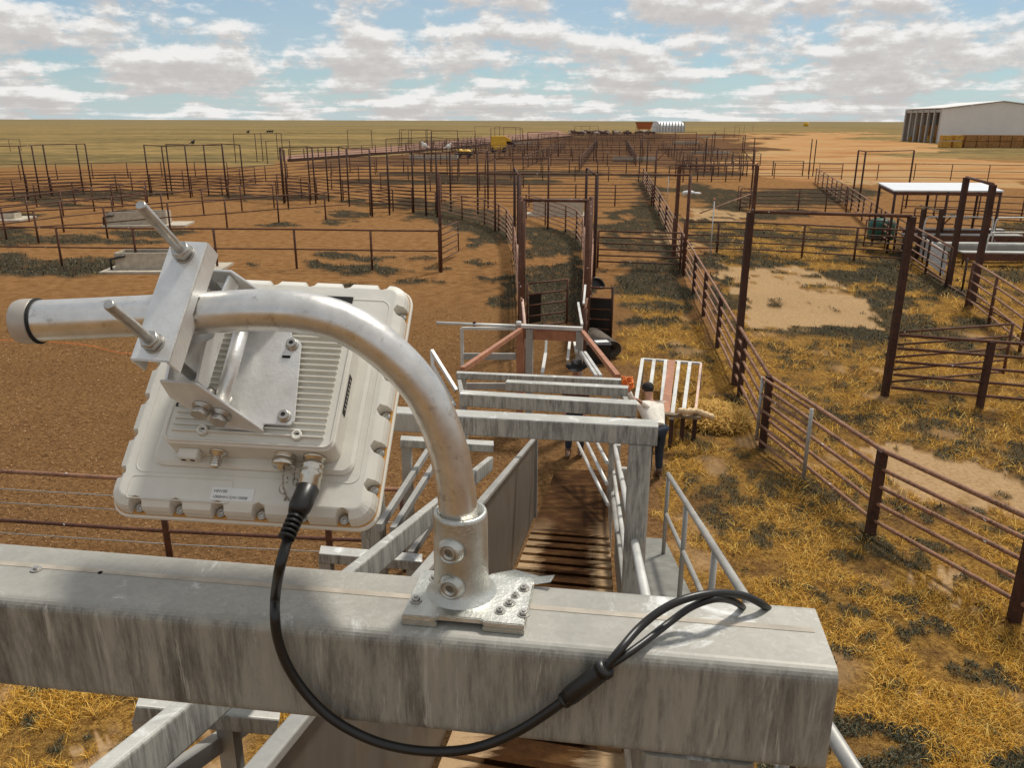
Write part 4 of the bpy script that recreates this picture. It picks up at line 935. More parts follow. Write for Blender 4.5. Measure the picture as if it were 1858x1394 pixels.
# ---- things lying about on the right of the ramp
def mat_roll():
    c=G(1108,652); root=thing('rolled_rubber_mat',c,'rolled grey rubber matting lying beside the black sheeted gate','mat')
    ax=Vector((-.25,1,0)).normalized(); s_=Vector((ax.y,-ax.x,0)); R=.26
    m=MB(); sp_=[]
    for k in range(70):
        t=k/69*2*math.pi*3.2; r=R*(1-.62*k/69); sp_.append((r*math.cos(t+2.2),r*math.sin(t+2.2)+R))
    th=.018; ring0=[c+s_*x*1.25+Z*y for x,y in sp_]; ring1=[c+s_*(x*1.25*(1-th/R))+Z*(R+(y-R)*(1-th/R)) for x,y in sp_]
    n=len(sp_); vs=[]
    for off in (0,1.5):
        vs+=[p+ax*off for p in ring0]+[p+ax*off for p in ring1]
    fs=[]
    for i in range(n-1):
        fs+=[(i,i+1,2*n+i+1,2*n+i),(n+i,3*n+i,3*n+i+1,n+i+1),(i,n+i,n+i+1,i+1),(2*n+i,2*n+i+1,3*n+i+1,3*n+i)]
    m.add(vs,fs,True); m.build('roll',plain('grey_rubber',(.11,.085,.06),.8),root)
    root=thing('black_box',G(1083,655),'black crate in front of the rolled mat','crate'); q=G(1083,655); MB().box(q+Z*.24,((1,0,0),(0,1,0),(0,0,1)),(.30,.3,.24)).build('crate_body',MBL,root,.02); MB().box(q+Z*.495,((1,0,0),(0,1,0),(0,0,1)),(.32,.32,.012)).build('lid',MBL,root)
    o=MB().box(q+Z*.515+Vector((.1,0,0)),(Vector((.97,.2,0)),Vector((-.2,.97,0)),(0,0,1)),(.17,.11,.004)).build('paper_sheet',MWH,None); tag(o,'white sheet of paper on the black crate lid','paper')
    q=G(1078,522); root=thing('black_drum',q,'black round rubber tub against the race behind the sheeted gate','tub'); MB().lathe(q,Vector((.2,-1,.35)),[(0,.10),(.02,.34),(.2,.36),(.22,.34),(.22,.30),(.04,.28)],22).build('shell',MBL,root)
mat_roll()
def rack():
    zf,zn=.62,.55
    far=[G(x,y,zf) for x,y in ((1166,652),(1187,653),(1208,654),(1232,656),(1252,658),(1272,660))]
    near=[G(x,y,zn) for x,y in ((1152,742),(1175,745),(1199,750),(1219,760),(1240,750),(1262,748))]
    root=thing('slatted_panel',Vector((near[0].x,near[0].y,0)),'white slatted steel panel lying over the hay beside the ramp','panel')
    MB().bar(far[0],far[-1],.07,.05).build('end_bar',MGW,root)
    for i,(a,b) in enumerate(zip(far,near)):
        MB().bar(a,b,.075 if i<5 else .05,.05).build('slat',MGW if i<5 else MPI,root)
    a,b=G(1219,655,zf+.01),G(1207,750,zn+.01); MB().bar(a,b,.16,.05).build('centre_plank',MRED,root)
    for i in (2,3,4,5): MB().bar(near[i]-Z*.02,Vector((near[i].x,near[i].y,0)),.07,.07).build('leg',MRD,root)
    for i in (0,5): MB().bar(far[i]-Z*.02,Vector((far[i].x,far[i].y,0)),.06,.06).build('leg',MG3,root)
    a,b=G(1196,751,.62),G(1272,758,.62); r=thing('wooden_board',Vector((a.x,a.y,0)),'grey wooden board laid across the near end of the slatted panel','board'); MB().bar(a,b,.12,.05).build('plank',plain('weathered_wood',(.20,.15,.09),.9,0,.3,12),r)
    r=thing('twisted_cloth',G(1240,750,.66),'pale twisted cloth lying on the board, its end hanging over the hay','cloth')
    P=bez([G(1232,746,.70),G(1245,747,.76),G(1262,746,.72),(G(1278,752,.66)),G(1294,758,.55)],5); MB().tube(P,[.04+.035*math.sin(i*1.1)**2 for i in range(len(P))],8).build('cloth_fold',plain('cream_cloth',(.66,.48,.28),.9,0,.2,20,.4),r)
    r=thing('orange_rope',G(1137,694,2.3),'bundle of bright orange cord hanging at the end of the short beam','rope')
    c=G(1138,693,2.55); 
    for k in range(6):
        t=random.uniform(0,6.28); P=[c+Vector((random.uniform(-.08,.08),random.uniform(-.06,.06),random.uniform(-.10,.07))) for _ in range(5)]; MB().tube(bez(P,5),.012,6).build('strand',MORO,r)
rack()
def haypile(px,py,R,H,label,n=2600,seed=1):
    c=G(px,py); r_=np.random.default_rng(seed); m=MB(); m.ball(c,(R*.7,R*.65,H*.6),10)
    root=thing('hay_pile',c,label,'hay'); m.build('hay_core',MHAY,root)
    th=r_.uniform(0,2*np.pi,n); ph=np.arccos(r_.uniform(0,1,n)); P=np.stack([np.cos(th)*np.sin(ph)*R,np.sin(th)*np.sin(ph)*R,np.cos(ph)*H],1)*r_.uniform(.7,1.05,(n,1))+np.array(c)
    m=MB()
    for p in P:
        d=Vector(r_.normal(0,1,3)); d.z*=.35; d.normalize(); s_=d.cross(Z).normalized()*.006; p=Vector(p); L=r_.uniform(.08,.2); m.add([p-s_-d*L,p+s_-d*L,p+s_+d*L+Z*.01,p-s_+d*L+Z*.01],[(0,1,2,3)])
    me=m.build('loose_straw',MSTR,root)
haypile(1288,760,.78,.27,'heap of golden loose hay at the right end of the slatted panel',3500)
def string():
    P=bez([G(-60,620),G(60,622),G(160,630),G(230,645),G(330,640),G(400,650)],6); o=MB().tube([p+Z*.05 for p in P],.009,6).build('orange_string',MORO,None); tag(o,'thin orange string lying across the brown dirt behind the pipe','string')
string()
# ------------------------------------------------------------------ people
def skin(name,joints,edges,mat,parent,lv=2):
    me=bpy.data.meshes.new(name); ids=list(joints); o0=Vector((0,0,0)); p=parent
    while p is not None: o0=o0+Vector(p.location); p=p.parent
    me.from_pydata([tuple(Vector(joints[i][0])-o0) for i in ids],[(ids.index(a),ids.index(b)) for a,b in edges],[])
    ob=bpy.data.objects.new(name,me); col.objects.link(ob)
    ob.modifiers.new('s','SKIN')
    for k,i in enumerate(ids):
        r=joints[i][1]; r=r if isinstance(r,tuple) else (r,r); me.skin_vertices[0].data[k].radius=r; me.skin_vertices[0].data[k].use_root=(k==0)
    ob.modifiers.new('u','SUBSURF').levels=lv
    dg=bpy.context.evaluated_depsgraph_get(); nm=bpy.data.meshes.new_from_object(ob.evaluated_get(dg)); ob.modifiers.clear(); ob.data=nm; nm.name=name
    nm.polygons.foreach_set('use_smooth',[True]*len(nm.polygons)); nm.materials.clear(); nm.materials.append(mat)
    if parent: ob.parent=parent
    return ob
def person(base,yaw,label,bend,shirt,hatbrim,handL=None,handR=None,pelvis=None,head_off=None):
    c,s=math.cos(yaw),math.sin(yaw); Fw=Vector((-s,c,0)); Rt=Vector((c,s,0)); b=Vector(base)
    root=thing('person',b,label,'person')
    hip=b+Z*.93; 
    if pelvis: hip=Vector(pelvis)
    up=(Z*math.cos(bend)+Fw*math.sin(bend)).normalized()
    ch=hip+up*.34; nk=hip+up*.53; hd=nk+ (up*.6+Z*.4 if head_off is None else Vector(head_off)).normalized()*.19
    J={'hip':(hip,(.15,.11)),'wa':(hip+up*.17,(.11,.08)),'ch':(ch,(.13,.08)),'nk':(nk,.06),'hb':(nk+(hd-nk)*.55,(.072,.075)),'hd':(hd,(.085,.095)),'ht':(hd+(hd-nk).normalized()*.07,.07)}
    E=[('hip','wa'),('wa','ch'),('ch','nk'),('nk','hb'),('hb','hd'),('hd','ht')]
    legs={};hands={'L':handL,'R':handR}
    for n_,sg in (('L',-1),('R',1)):
        h=hip+Rt*sg*.095-Z*.05; an=b+Rt*sg*.11+Z*.09+Fw*(-.04 if sg<0 else .05); kn=(h+an)/2+Fw*.05
        J['h'+n_]=(h,.095);J['k'+n_]=(kn,.062);J['a'+n_]=(an,.045);J['t'+n_]=(an+Fw*.15-Z*.05,.04)
        E+=[('hip','h'+n_),('h'+n_,'k'+n_),('k'+n_,'a'+n_),('a'+n_,'t'+n_)]
        shd=ch+up*.13+Rt*sg*.18; hand=Vector(hands[n_]) if hands[n_] is not None else shd-Z*.56+Fw*.12
        v=hand-shd
        if v.length>.56: hand=shd+v.normalized()*.56; v=hand-shd
        el=shd+v*.5-Z*math.sqrt(max(0,.08-(v.length/2)**2))*.8-Fw*.02
        J['s'+n_]=(shd,.062);J['e'+n_]=(el,.044);J['w'+n_]=(hand,.03)
        E+=[('ch','s'+n_),('s'+n_,'e'+n_),('e'+n_,'w'+n_)]
        # palm + fingers in the same skin
        hdv=(hand-el).normalized(); side=hdv.cross(Z); side=side.normalized() if side.length>.1 else Rt
        J['p'+n_]=(hand+hdv*.07,(.034,.017)); E.append(('w'+n_,'p'+n_))
        for f_ in range(4):
            o_=side*(.027-.018*f_); L=(.07,.08,.075,.058)[f_]
            a_=hand+hdv*.085+o_; J[f'f{n_}{f_}']=(a_+hdv*L*.55-Z*.008,.009); J[f'g{n_}{f_}']=(a_+hdv*L-Z*.03,.0075); E+=[('p'+n_,f'f{n_}{f_}'),(f'f{n_}{f_}',f'g{n_}{f_}')]
        J[f'th{n_}']=(hand+hdv*.05+side*.05,.0105);J[f'ti{n_}']=(hand+hdv*.085+side*.06-Z*.01,.009);E+=[('w'+n_,f'th{n_}'),(f'th{n_}',f'ti{n_}')]
    body=skin('body',J,E,MSK,root,2)
    infl=lambda k,g: (J[k][0],tuple(x*g for x in (J[k][1] if isinstance(J[k][1],tuple) else (J[k][1],)*2)))
    S={k:infl(k,1.30) for k in ('wa','ch','sL','sR','eL','eR')}; S={'wa':(S['wa'][0],(.165,.125)),'hip':(hip,(.18,.145)),**{k:v for k,v in S.items() if k!='wa'}}; S['ch']=(ch,(.20,.14))
    for n_ in 'LR': S['w'+n_]=(J['w'+n_][0].lerp(J['e'+n_][0],.12),.042); S['e'+n_]=(S['e'+n_][0],.056); S['s'+n_]=(S['s'+n_][0],.088)
    S['nk']=(nk-up*.04,.085)
    skin('shirt',S,[('wa','hip'),('wa','ch'),('ch','nk'),('ch','sL'),('ch','sR'),('sL','eL'),('sR','eR'),('eL','wL'),('eR','wR')],shirt,root,2)
    T={'hip':(hip,(.16,.12))}
    for n_ in 'LR': T['h'+n_]=(J['h'+n_][0],.108);T['k'+n_]=(J['k'+n_][0],.078);T['a'+n_]=(J['a'+n_][0]+Z*.03,.062)
    skin('jeans',T,[('hip','hL'),('hip','hR'),('hL','kL'),('hR','kR'),('kL','aL'),('kR','aR')],MJN,root,2)
    for n_ in 'LR':
        a_=J['a'+n_][0]; m=MB(); m.ball(Vector((a_.x,a_.y,b.z+.05))+Fw*.06,(.05,.14,.05),7,(Rt,Fw,Z)); m.cyl(Vector((a_.x,a_.y,b.z+.04)),a_+Z*.08,.055,10); m.build('boot',MBO,root)
    hu=(hd-nk).normalized(); fw=(Fw-hu*Fw.dot(hu)).normalized(); rt=fw.cross(hu)
    m=MB(); m.ball(hd+hu*.03+fw*.095,(.012,.016,.022),5,(rt,fw,hu)); 
    for sg in(-1,1): m.ball(hd+rt*sg*.088+hu*.0,(.012,.02,.032),5,(rt,fw,hu))
    m.build('nose_and_ears',MSK,root)
    m=MB()
    for sg in(-1,1): m.ball(hd+rt*sg*.032+fw*.085+hu*.025,(.012,.01,.008),5,(rt,fw,hu))
    m.ball(hd+fw*.086-hu*.045,(.025,.008,.006),5,(rt,fw,hu)); m.build('eyes_and_mouth',MBO,root)
    m=MB(); m.ball(hd+hu*.03-fw*.02,(.088,.098,.085),8,(rt,fw,hu)); m.build('hair',MHT,root)
    m=MB()
    if hatbrim>.15:
        m.loft([[hd+hu*(z+ .02*math.cos(2*t))+rt*r*.95*math.cos(t)+fw*r*1.1*math.sin(t) for t in [2*math.pi*j/28 for j in range(28)]] for z,r in ((.068,hatbrim),(.07,.105),(.13,.10),(.17,.088),(.165,.04),(.15,.01))],True)
    else:
        m.loft([[hd+hu*z+rt*r*math.cos(t)+fw*r*1.1*math.sin(t) for t in [2*math.pi*j/24 for j in range(24)]] for z,r in ((.03,.10),(.06,.102),(.10,.095),(.13,.07),(.145,.03),(.147,.005))],True)
        m.loft([[hd+hu*(.035+dz)+fw*(.09+.085*math.sin(t))+rt*.075*math.cos(t) for t in [math.pi*j/10 for j in range(11)]] for dz in (0,.008)],False)
    m.build('hat',MHT,root)
    return root
person((1.14,13.65,0),math.radians(172),'person in a wide black hat and jeans standing inside the race, mostly behind beams',.12,plain('dark_check_shirt',(.10,.035,.02),.9),.20)
bp=G(1185,868)
person((bp.x,bp.y,0),math.radians(8),'person in a cream shirt and black cap bending at the side of the ramp',.95,MCR,.1,handL=PY(1140,706,bp.y+.25),handR=PY(1160,728,bp.y+.15))
# ------------------------------------------------------------------ near beam
B0=.711; SEC=.125; ZT=5.28
def bp_(a,b,z): return bl*a+bf*b+Z*z
def nearbeam():
    root=thing('overhead_beam',bp_(.16,B0+SEC/2,0),'nearest overhead beam, massive stained galvanised box beam carrying the reader mast','beam','overhead beams of the ramp')
    a0,a1=-1.6,.228
    MB().bar(bp_(a0,B0+SEC/2,ZT-SEC/2),bp_(a1,B0+SEC/2,ZT-SEC/2),SEC,SEC,Z,.014,6).build('crossbeam',MG1,root)
    # blend seam along the top face, self drilling screw, bolt hole
    MB().box(bp_((a0+a1)/2,B0+.072,ZT+.0002),(bl,bf,Z),((a1-a0)/2-.01,.0045,.0004)).build('weld_seam',plain('seam_primer',(.40,.35,.28),.6,0,.3,20),root)
    q=G(66,1035,ZT); m=MB(); m.cyl(q,q+Z*.0022,.0065,14); m.cyl(q+Z*.002,q+Z*.0055,.0034,6); m.build('screw',MZ,root)
    q=G(182,1040,ZT); MB().cyl(q-Z*.004,q+Z*.0006,.003,12).build('bolt_hole',MDK,root)
    q=G(1392,1250,0); c=bp_(.10,B0+SEC/2,ZT-SEC+.0); MB().bar(c,Vector((c.x,c.y,-.05)),.12,.12,bf,.012,3).build('column',MG1,root)
nearbeam()
# ------------------------------------------------------------------ flange, mast pipe
fb=Vector((-.0565,.8027,ZT)); fa=fb.dot(bl)
pf=Vector((0,1,0)); pd=Vector((1,0,0))
def pl(x,y,off=0.):
    d=ray(x,y); t=((fb+pf*off-O).dot(pf))/d.dot(pf); return O+d*t
def mast():
    base=fb-Z*0; root=thing('reader_mast',base,'bent galvanised pipe mast in a bolted cast socket on the near beam','mast')
    P=[fb+Z*.02,fb+Z*.06]+[pl(x,y) for x,y in ((832,930),(824,865),(805,790),(768,710),(708,643),(635,592),(560,569),(480,563),(400,566),(300,572),(160,579),(62,583))]
    MB().tube(bez(P,7),.0213,28,pf).build('pipe',MP,root)
    e0=pl(62,583);d=(e0-pl(160,579)).normalized()
    MB().lathe(e0-d*.004,d,[(0,.0222),(.002,.0230),(.014,.0230),(.019,.0216),(.022,.017),(.023,.001)],28).build('end_cap',plain('grey_end_cap',(.40,.36,.31),.45,.3),root)
    MB().tube([e0-d*.005+ (pf*math.cos(t)+d.cross(pf)*math.sin(t))*.0222 for t in np.linspace(0,2*math.pi,25)],.0015,6).build('cap_ring',MDK,root)
    # socket
    s=fb; soc=MB(); prof=[(.010,.0420),(.013,.0400),(.017,.0345),(.024,.0315),(.040,.0305),(.108,.0300),(.112,.0292),(.113,.0275),(.113,.0252),(.100,.0249)]
    soc.lathe(s,Z,prof,40); so_=soc.build('socket',MC,root)
    bd=(-bf*.985-bl*.17).normalized()
    for z in (.034,.078):
        c=s+Z*z; MB().lathe(c+bd*.024,bd,[(0,.0165),(.008,.0150),(.012,.0125),(.014,.0110),(.0142,.0092),(.010,.0088)],28).build('screw_boss',MC,so_)
        g=MB(); g.lathe(c+bd*.033,bd,[(0,.0088),(.0035,.0088),(.0042,.0078),(.0042,.0052),(.001,.0050)],20); g.build('set_screw',MZ,so_)
        MB().lathe(c+bd*.0332,bd,[(0,.0050),(.0006,.0050)],6).build('hex_recess',MDK,so_)
    # base plate with undercut front edge
    u,v=bl,bf; c=bp_(fa+.012,B0+.066,0); hw,hd_=.067,.048
    pts=[(-hw,-hd_),(-.030,-hd_),(-.027,-hd_+.004),(.020,-hd_+.004),(.024,-hd_),(hw,-hd_),(hw,hd_),(-hw,hd_)]
    bot=[(-hw,-hd_),(-.028,-hd_),(-.028,-.02),(.022,-.02),(.022,-hd_),(hw,-hd_),(hw,hd_),(-hw,hd_)]
    MB().loft([[c+u*x+v*y+Z*(ZT+.0004) for x,y in bot],[c+u*x+v*y+Z*(ZT+.0065) for x,y in bot]],False).build('base_foot',MC,root,.0008)
    MB().loft([[c+u*x+v*y+Z*(ZT+.0066) for x,y in pts],[c+u*x*.985+v*y*.975+Z*(ZT+.0125) for x,y in pts]],False).build('base_plate',MC,root,.001); bpo=col.objects[-1]
    for x,y,r in ((-.058,-.018,.006),(-.046,.030,.0075),(-.040,.014,.005),(.046,-.010,.006),(.058,.022,.006),(.050,.006,.0045),(.038,-.026,.0055),(.064,-.028,.006)):
        q=c+u*x+v*y+Z*(ZT+.0123); m=MB(); m.cyl(q,q+Z*.0014,r*1.15,16); m.cyl(q+Z*.0012,q+Z*.0045,r*.78,6); m.cyl(q+Z*.0044,q+Z*.006,r*.35,8); m.build('screw',MZ,bpo)
    # torn foil strip of old tape at the back right corner
    q=c+u*.05+v*.046+Z*(ZT+.002); m=MB(); m.loft([[q-u*.04,q-u*.01+Z*.004,q+u*.02+Z*.003,q+u*.036+Z*.007],[q-u*.036+v*.012+Z*.004,q-u*.008+v*.016+Z*.01,q+u*.022+v*.012+Z*.006,q+u*.040+v*.009+Z*.011],[q-u*.036+v*.012+Z*.0046,q-u*.008+v*.016+Z*.0106,q+u*.022+v*.012+Z*.0066,q+u*.040+v*.009+Z*.0116]],True,False,False); m.build('foil_strip',MC,root)
mast()
# ------------------------------------------------------------------ reader
KS=.965; PC=O+(Vector((-.2938,.9438,5.4747))-O)*KS; U=Vector((.9971,-.071,-.0263)).normalized(); V=Vector((.0697,.7251,.6851)); V=(V-U*V.dot(U)).normalized(); N=U.cross(V)
hw,hh=.155,.1642
def L(u,v,n): return PC+(U*u+V*v+N*n)*KS
def rrect(x0,x1,y0,y1,r,k=6):
    out=[]
    for cx,cy,a0 in ((x1-r,y0+r,-90),(x1-r,y1-r,0),(x0+r,y1-r,90),(x0+r,y0+r,180)):
        for i in range(k+1):
            t=math.radians(a0+90*i/k); out.append((cx+r*math.cos(t),cy+r*math.sin(t)))
    return out
def reader():
    root=thing('rfid_reader',PC,'square cream flat panel reader with finned back, tilted under the mast pipe','reader')
    def slab(x0,x1,y0,y1,r,n0,n1,name,mat,par,inset=0.,bev=0.):
        a=rrect(x0,x1,y0,y1,r); b=rrect(x0+inset,x1-inset,y0+inset,y1-inset,max(r-inset,.002)); rings=[[L(x,y,n0) for x,y in a],[L(x,y,n1-bev) for x,y in a]]
        if inset or bev: rings.append([L(x,y,n1) for x,y in b])
        return MB().loft(rings,False).build(name,mat,par)
    slab(-hw,hw,-hh,hh,.024,0,.006,'radome',MA2,root,.0015,.0015)
    slab(-hw+.0025,hw-.0025,-hh+.0025,hh-.0025,.022,.0062,.0082,'seal',MOR,root)
    # back cover with notched edge
    W_,H_=hw-.0028,hh-.0028; R=.024
    def outline():
        pts=[]  # (x,y,nx,ny,isnotch)
        def side(p0,p1,nrm,poss):
            d=(p1[0]-p0[0],p1[1]-p0[1]); Ln=math.hypot(*d); d=(d[0]/Ln,d[1]/Ln)
            pts.append((*p0,*nrm,0))
            for s in poss:
                s=s+Ln/2
                for ds,dep,fl in ((-.0085,0,0),(-.0078,.001,1),(-.0060,.010,1),(-.0030,.0135,1),(0,.0148,1),(.0030,.0135,1),(.0060,.010,1),(.0078,.001,1),(.0085,0,0)):
                    pts.append((p0[0]+d[0]*(s+ds)-nrm[0]*dep,p0[1]+d[1]*(s+ds)-nrm[1]*dep,*nrm,dep if fl else 0))
            pts.append((*p1,*nrm,0))
        def arc(cx,cy,a0):
            for i in range(1,6):
                t=math.radians(a0+90*i/6); pts.append((cx+R*math.cos(t),cy+R*math.sin(t),math.cos(t),math.sin(t),0))
        ps=(-.118,-.071,-.0235,.0235,.071,.118)
        side((-W_+R,-H_),(W_-R,-H_),(0,-1),ps); arc(W_-R,-H_+R,-90)
        side((W_,-H_+R),(W_,H_-R),(1,0),ps); arc(W_-R,H_-R,0)
        side((W_-R,H_),(-W_+R,H_),(0,1),ps); arc(-W_+R,H_-R,90)
        side((-W_,H_-R),(-W_,-H_+R),(-1,0),ps); arc(-W_+R,-H_+R,180)
        return pts
    ol=outline()
    def ring(ins,n): 
        out=[]
        for x,y,nx,ny,dep in ol:
            k=max(0.,ins-dep); out.append(L(x-nx*k,y-ny*k,n))
        return out
    MB().loft([ring(0,.0084),ring(.0015,.018),ring(.004,.0235),ring(.0125,.0290),ring(.0145,.0296)],False).build('back_cover',MA,root)
    for nrm,sg in (((0,-1),0),((1,0),1),((0,1),2),((-1,0),3)):
        for s in (-.118,-.071,-.0235,.0235,.071,.118):
            if sg in(0,2): x,y=s,nrm[1]*(H_-.0065)
            else: x,y=nrm[0]*(W_-.0065),s
            q=L(x,y,.0085); b=MB(); b.cyl(q,q+N*.003,.0052,16); bo=b.build('cover_screw',MZ,root)
            MB().lathe(q+N*.0031,N,[(0,.0042),(.0006,.0042),(.0008,.003),(.0002,.0024),(.0008,.0016),(.001,.0002)],14).build('screw_socket',MZ,bo)
    # engraved outline frames
    def groove(x0,x1,y0,y1,r,n,w=.0007,name='panel_line'):
        P=[L(x,y,n) for x,y in rrect(x0,x1,y0,y1,r)]; MB().tube(P+[P[0]],w,5,N,False).build(name,MA,root)
    groove(-.128,.132,-.118,.13,.012,.0296); groove(-.128,-.010,-.150,-.123,.004,.0296)
    # plateau + heat sink box
    slab(-.108,.124,-.110,.105,.014,.0297,.0365,'plateau',MA,root,.004,.003)
    bx0,bx1,by0,by1=-.086,.108,-.098,.078
    ebx=slab(bx0,bx1,by0,by1,.012,.0367,.072,'electronics_box',MA,root,.003,.003)
    P=[L(x,y,.0722) for x,y in rrect(bx0+.0035,bx1-.0035,by0+.0035,by1-.0035,.009)]; MB().tube(P+[P[0]],.0014,6,N,False).build('box_lip',MA,ebx)
    y=by0+.014; k=0
    while y<by1-.010:
        x0,x1=bx0+.010,bx1-.012
        MB().loft([[L(x,yy,.0718) for x,yy in rrect(x0,x1,y-.0011,y+.0011,.001,2)],[L(x,yy,.0768) for x,yy in rrect(x0+.001,x1-.001,y-.0008,y+.0008,.0007,2)]],False).build('cooling_fin',MA,ebx); y+=.0075; k+=1
    for x,y in ((-.040,-.083),(.066,-.083),(-.040,.06),(.066,.06)):
        m=MB(); m.lathe(L(x,y,.072),N,[(0,.0062),(.0052,.0058),(.0056,.0050),(.0056,.0030),(.002,.0028)],18); b=m.build('screw_boss',MA,root); MB().cyl(L(x,y,.0742),L(x,y,.0746),.0028,12).build('hole',MDK,b)
    # dark vent slots left, indicator strip on the right wall, handle slot at top
    for y_ in (-.052,-.044,-.037,-.030): MB().box(L(-.062,y_,.0724),(U,V,N),(.017,.0022,.0004)).build('vent_slot',MDK,ebx)
    MB().box(L(bx1-.0002,-.022,.058),(N,V,U),(.0055,.024,.0008)).build('indicator_strip',MDK,ebx)
    for i in range(8): MB().box(L(bx1+.0007,-.040+i*.0052,.058),(N,V,U),(.003,.0010,.0003)).build('indicator_mark',MZ,ebx)
    MB().box(L(.064,.128,.0300),(U,V,N),(.019,.0045,.0012)).build('handle_slot',MDK,root)
    # label with its writing (text as meshes)
    lb=MB().box(L(-.008,-.1395,.0300),(U,V,N),(.0235,.0072,.0002)).build('label_plate',MWH,root)
    for tx,sz,uu,vv in (('HH100',.0052,-.0295,-.1380),('1000HH1324110008',.0047,-.0295,-.1448)):
        cu=bpy.data.curves.new('t','FONT'); cu.body=tx; cu.size=sz; to=bpy.data.objects.new('t',cu); col.objects.link(to)
        me=bpy.data.meshes.new_from_object(to.evaluated_get(bpy.context.evaluated_depsgraph_get())); bpy.data.objects.remove(to)
        for vtx in me.vertices: vtx.co=Vector(L(uu+vtx.co.x,vv+vtx.co.y,.0304))-PC
        me.name='label_text'; me.materials.clear(); me.materials.append(MDK); o=bpy.data.objects.new('label_text',me); col.objects.link(o); o.parent=lb
    # connectors on the lower wall of the box
    yv=by0; nn=.052
    def con(u,prof,mat,name,par=root,n=22,t=0.): return MB().lathe(L(u,yv-t,nn),-V,prof,n).build(name,mat,par)
    MB().box(L(-.058,yv-.006,nn),(U,V,N),(.011,.006,.006)).build('vent_plug',MA,root,.001)
    for s in(-.005,.005): MB().box(L(-.058+s,yv-.0122,nn),(U,V,N),(.0022,.0004,.0018)).build('plug_hole',MDK,root)
    con(-.026,[(0,.0095),(.002,.0095),(.0022,.0078),(.004,.0078),(.0045,.0052),(.018,.0052),(.019,.0045),(.020,.002)],MNI,'antenna_connector')
    for i in range(4): con(-.026,[(0,.0058),(.0010,.0058)],MZ,'thread_ring',t=.008+i*.0025)
    con(.050,[(0,.012),(.002,.012),(.0022,.0105),(.006,.0105),(.0062,.0125),(.012,.0125),(.0135,.011),(.0138,.006),(.018,.005),(.0185,.001)],MNI,'capped_connector')
    # chain
    c0=L(.052,yv-.018,nn); 
    for i in range(6):
        q=c0-V*.004-Z*(.0065*i)+U*(.0025*math.sin(i*1.7))+N*.002; a1=(U if i%2 else (U*.4+N*.9)).normalized(); MB().tube([q+a1*.0028*math.cos(t)+Z*.0052*math.sin(t) for t in np.linspace(0,2*math.pi,11)],.0007,5,bf).build('chain_link',MZ,root)
    for i in range(4):
        q=c0+U*(.010+.001*i)-Z*(.0065*i)+N*.002; a1=(N if i%2 else U); MB().tube([q+a1*.0028*math.cos(t)+Z*.0052*math.sin(t) for t in np.linspace(0,2*math.pi,11)],.0007,5,bf).build('chain_link',MZ,root)
    con(.0835,[(0,.0125),(.003,.0125),(.0033,.011),(.008,.011)],MNI,'power_socket')
    return L(.0835,yv-.0082,nn)
CON=reader()
def cable():
    d=-V; p=CON; root=thing('data_cable',Vector((p.x,p.y,ZT)),'black rubber cable looping from the reader plug over the near beam, splitting in two tails','cable')
    e=PY(536,940,.0); E=pl(537,940,-.03) if False else None
    # plug along the socket axis and boot turning towards the hanging cable
    MB().lathe(p,d,[(0,.0118),(.004,.0122),(.005,.0112),(.010,.0125),(.016,.0125),(.017,.0112),(.026,.0112),(.027,.0095)],26).build('plug_collar',MNI,root)
    q=p+d*.0272
    def atb(x,y,b): dd=ray(x,y); t=b/dd.dot(bf); return O+dd*t
    c1=atb(538,935,q.dot(bf)-.028)
    dv=(c1-q).normalized()
    m=MB(); m.lathe(q-dv*.001,dv,[(0,.0100),(.002,.0120),(.026,.0116),(.034,.0092),((c1-q).length,.0070)],26); m.build('plug_boot',MBL,root)
    for k in range(5): MB().lathe(q+dv*(.036+k*.0055),dv,[(0,.0088),(.0025,.0086)],18).build('boot_ring',MBL,root)
    bb=c1.dot(bf)
    P=[q+dv*.03,c1]+[atb(x,y,b) for x,y,b in ((522,980,bb-.02),(508,1030,bb-.05),(500,1080,.713),(499,1120,.699),(504,1160,.699),(520,1205,.699),(548,1250,.700),(590,1295,.700),(640,1328,.700),(700,1352,.700),(770,1364,.700),(840,1362,.700),(900,1346,.700),(960,1316,.700),(1030,1268,.699))]
    MB().tube(bez(P,7),.0054,16,bf).build('cable_loop',MBL,root)
    s0=atb(1022,1273,.698); s1=atb(1103,1210,.694); dv=(s1-s0).normalized(); ln=(s1-s0).length
    MB().lathe(s0,dv,[(0,.0062),(.001,.0085),(.003,.0085),(.0035,.0072),(.006,.0072),(.0065,.0090),(.014,.0100),(ln-.012,.0100),(ln-.008,.0088),(ln-.0075,.0108),(ln-.003,.0108),(ln-.002,.0095),(ln,.0080)],24).build('splitter',MBL,root)
    A=[s1-dv*.005,atb(1125,1180,.702)]+[G(x,y,z) for x,y,z in ((1160,1140,5.300),(1200,1108,5.312),(1245,1087,5.320),(1300,1077,5.318),(1350,1082,5.304),(1384,1098,5.288),(1405,1115,5.262))]
    MB().tube(bez(A,7),.0044,14).build('cable_tail',MBL,root)
    Bp=[s1-dv*.005,atb(1132,1192,.702)]+[G(x,y,z) for x,y,z in ((1170,1165,5.289),(1215,1130,5.293),(1255,1102,5.305),(1295,1088,5.314),(1325,1090,5.302),(1345,1100,5.285),(1352,1112,5.26))]
    MB().tube(bez(Bp,7),.0040,14).build('cable_tail',MBL,root)
cable()
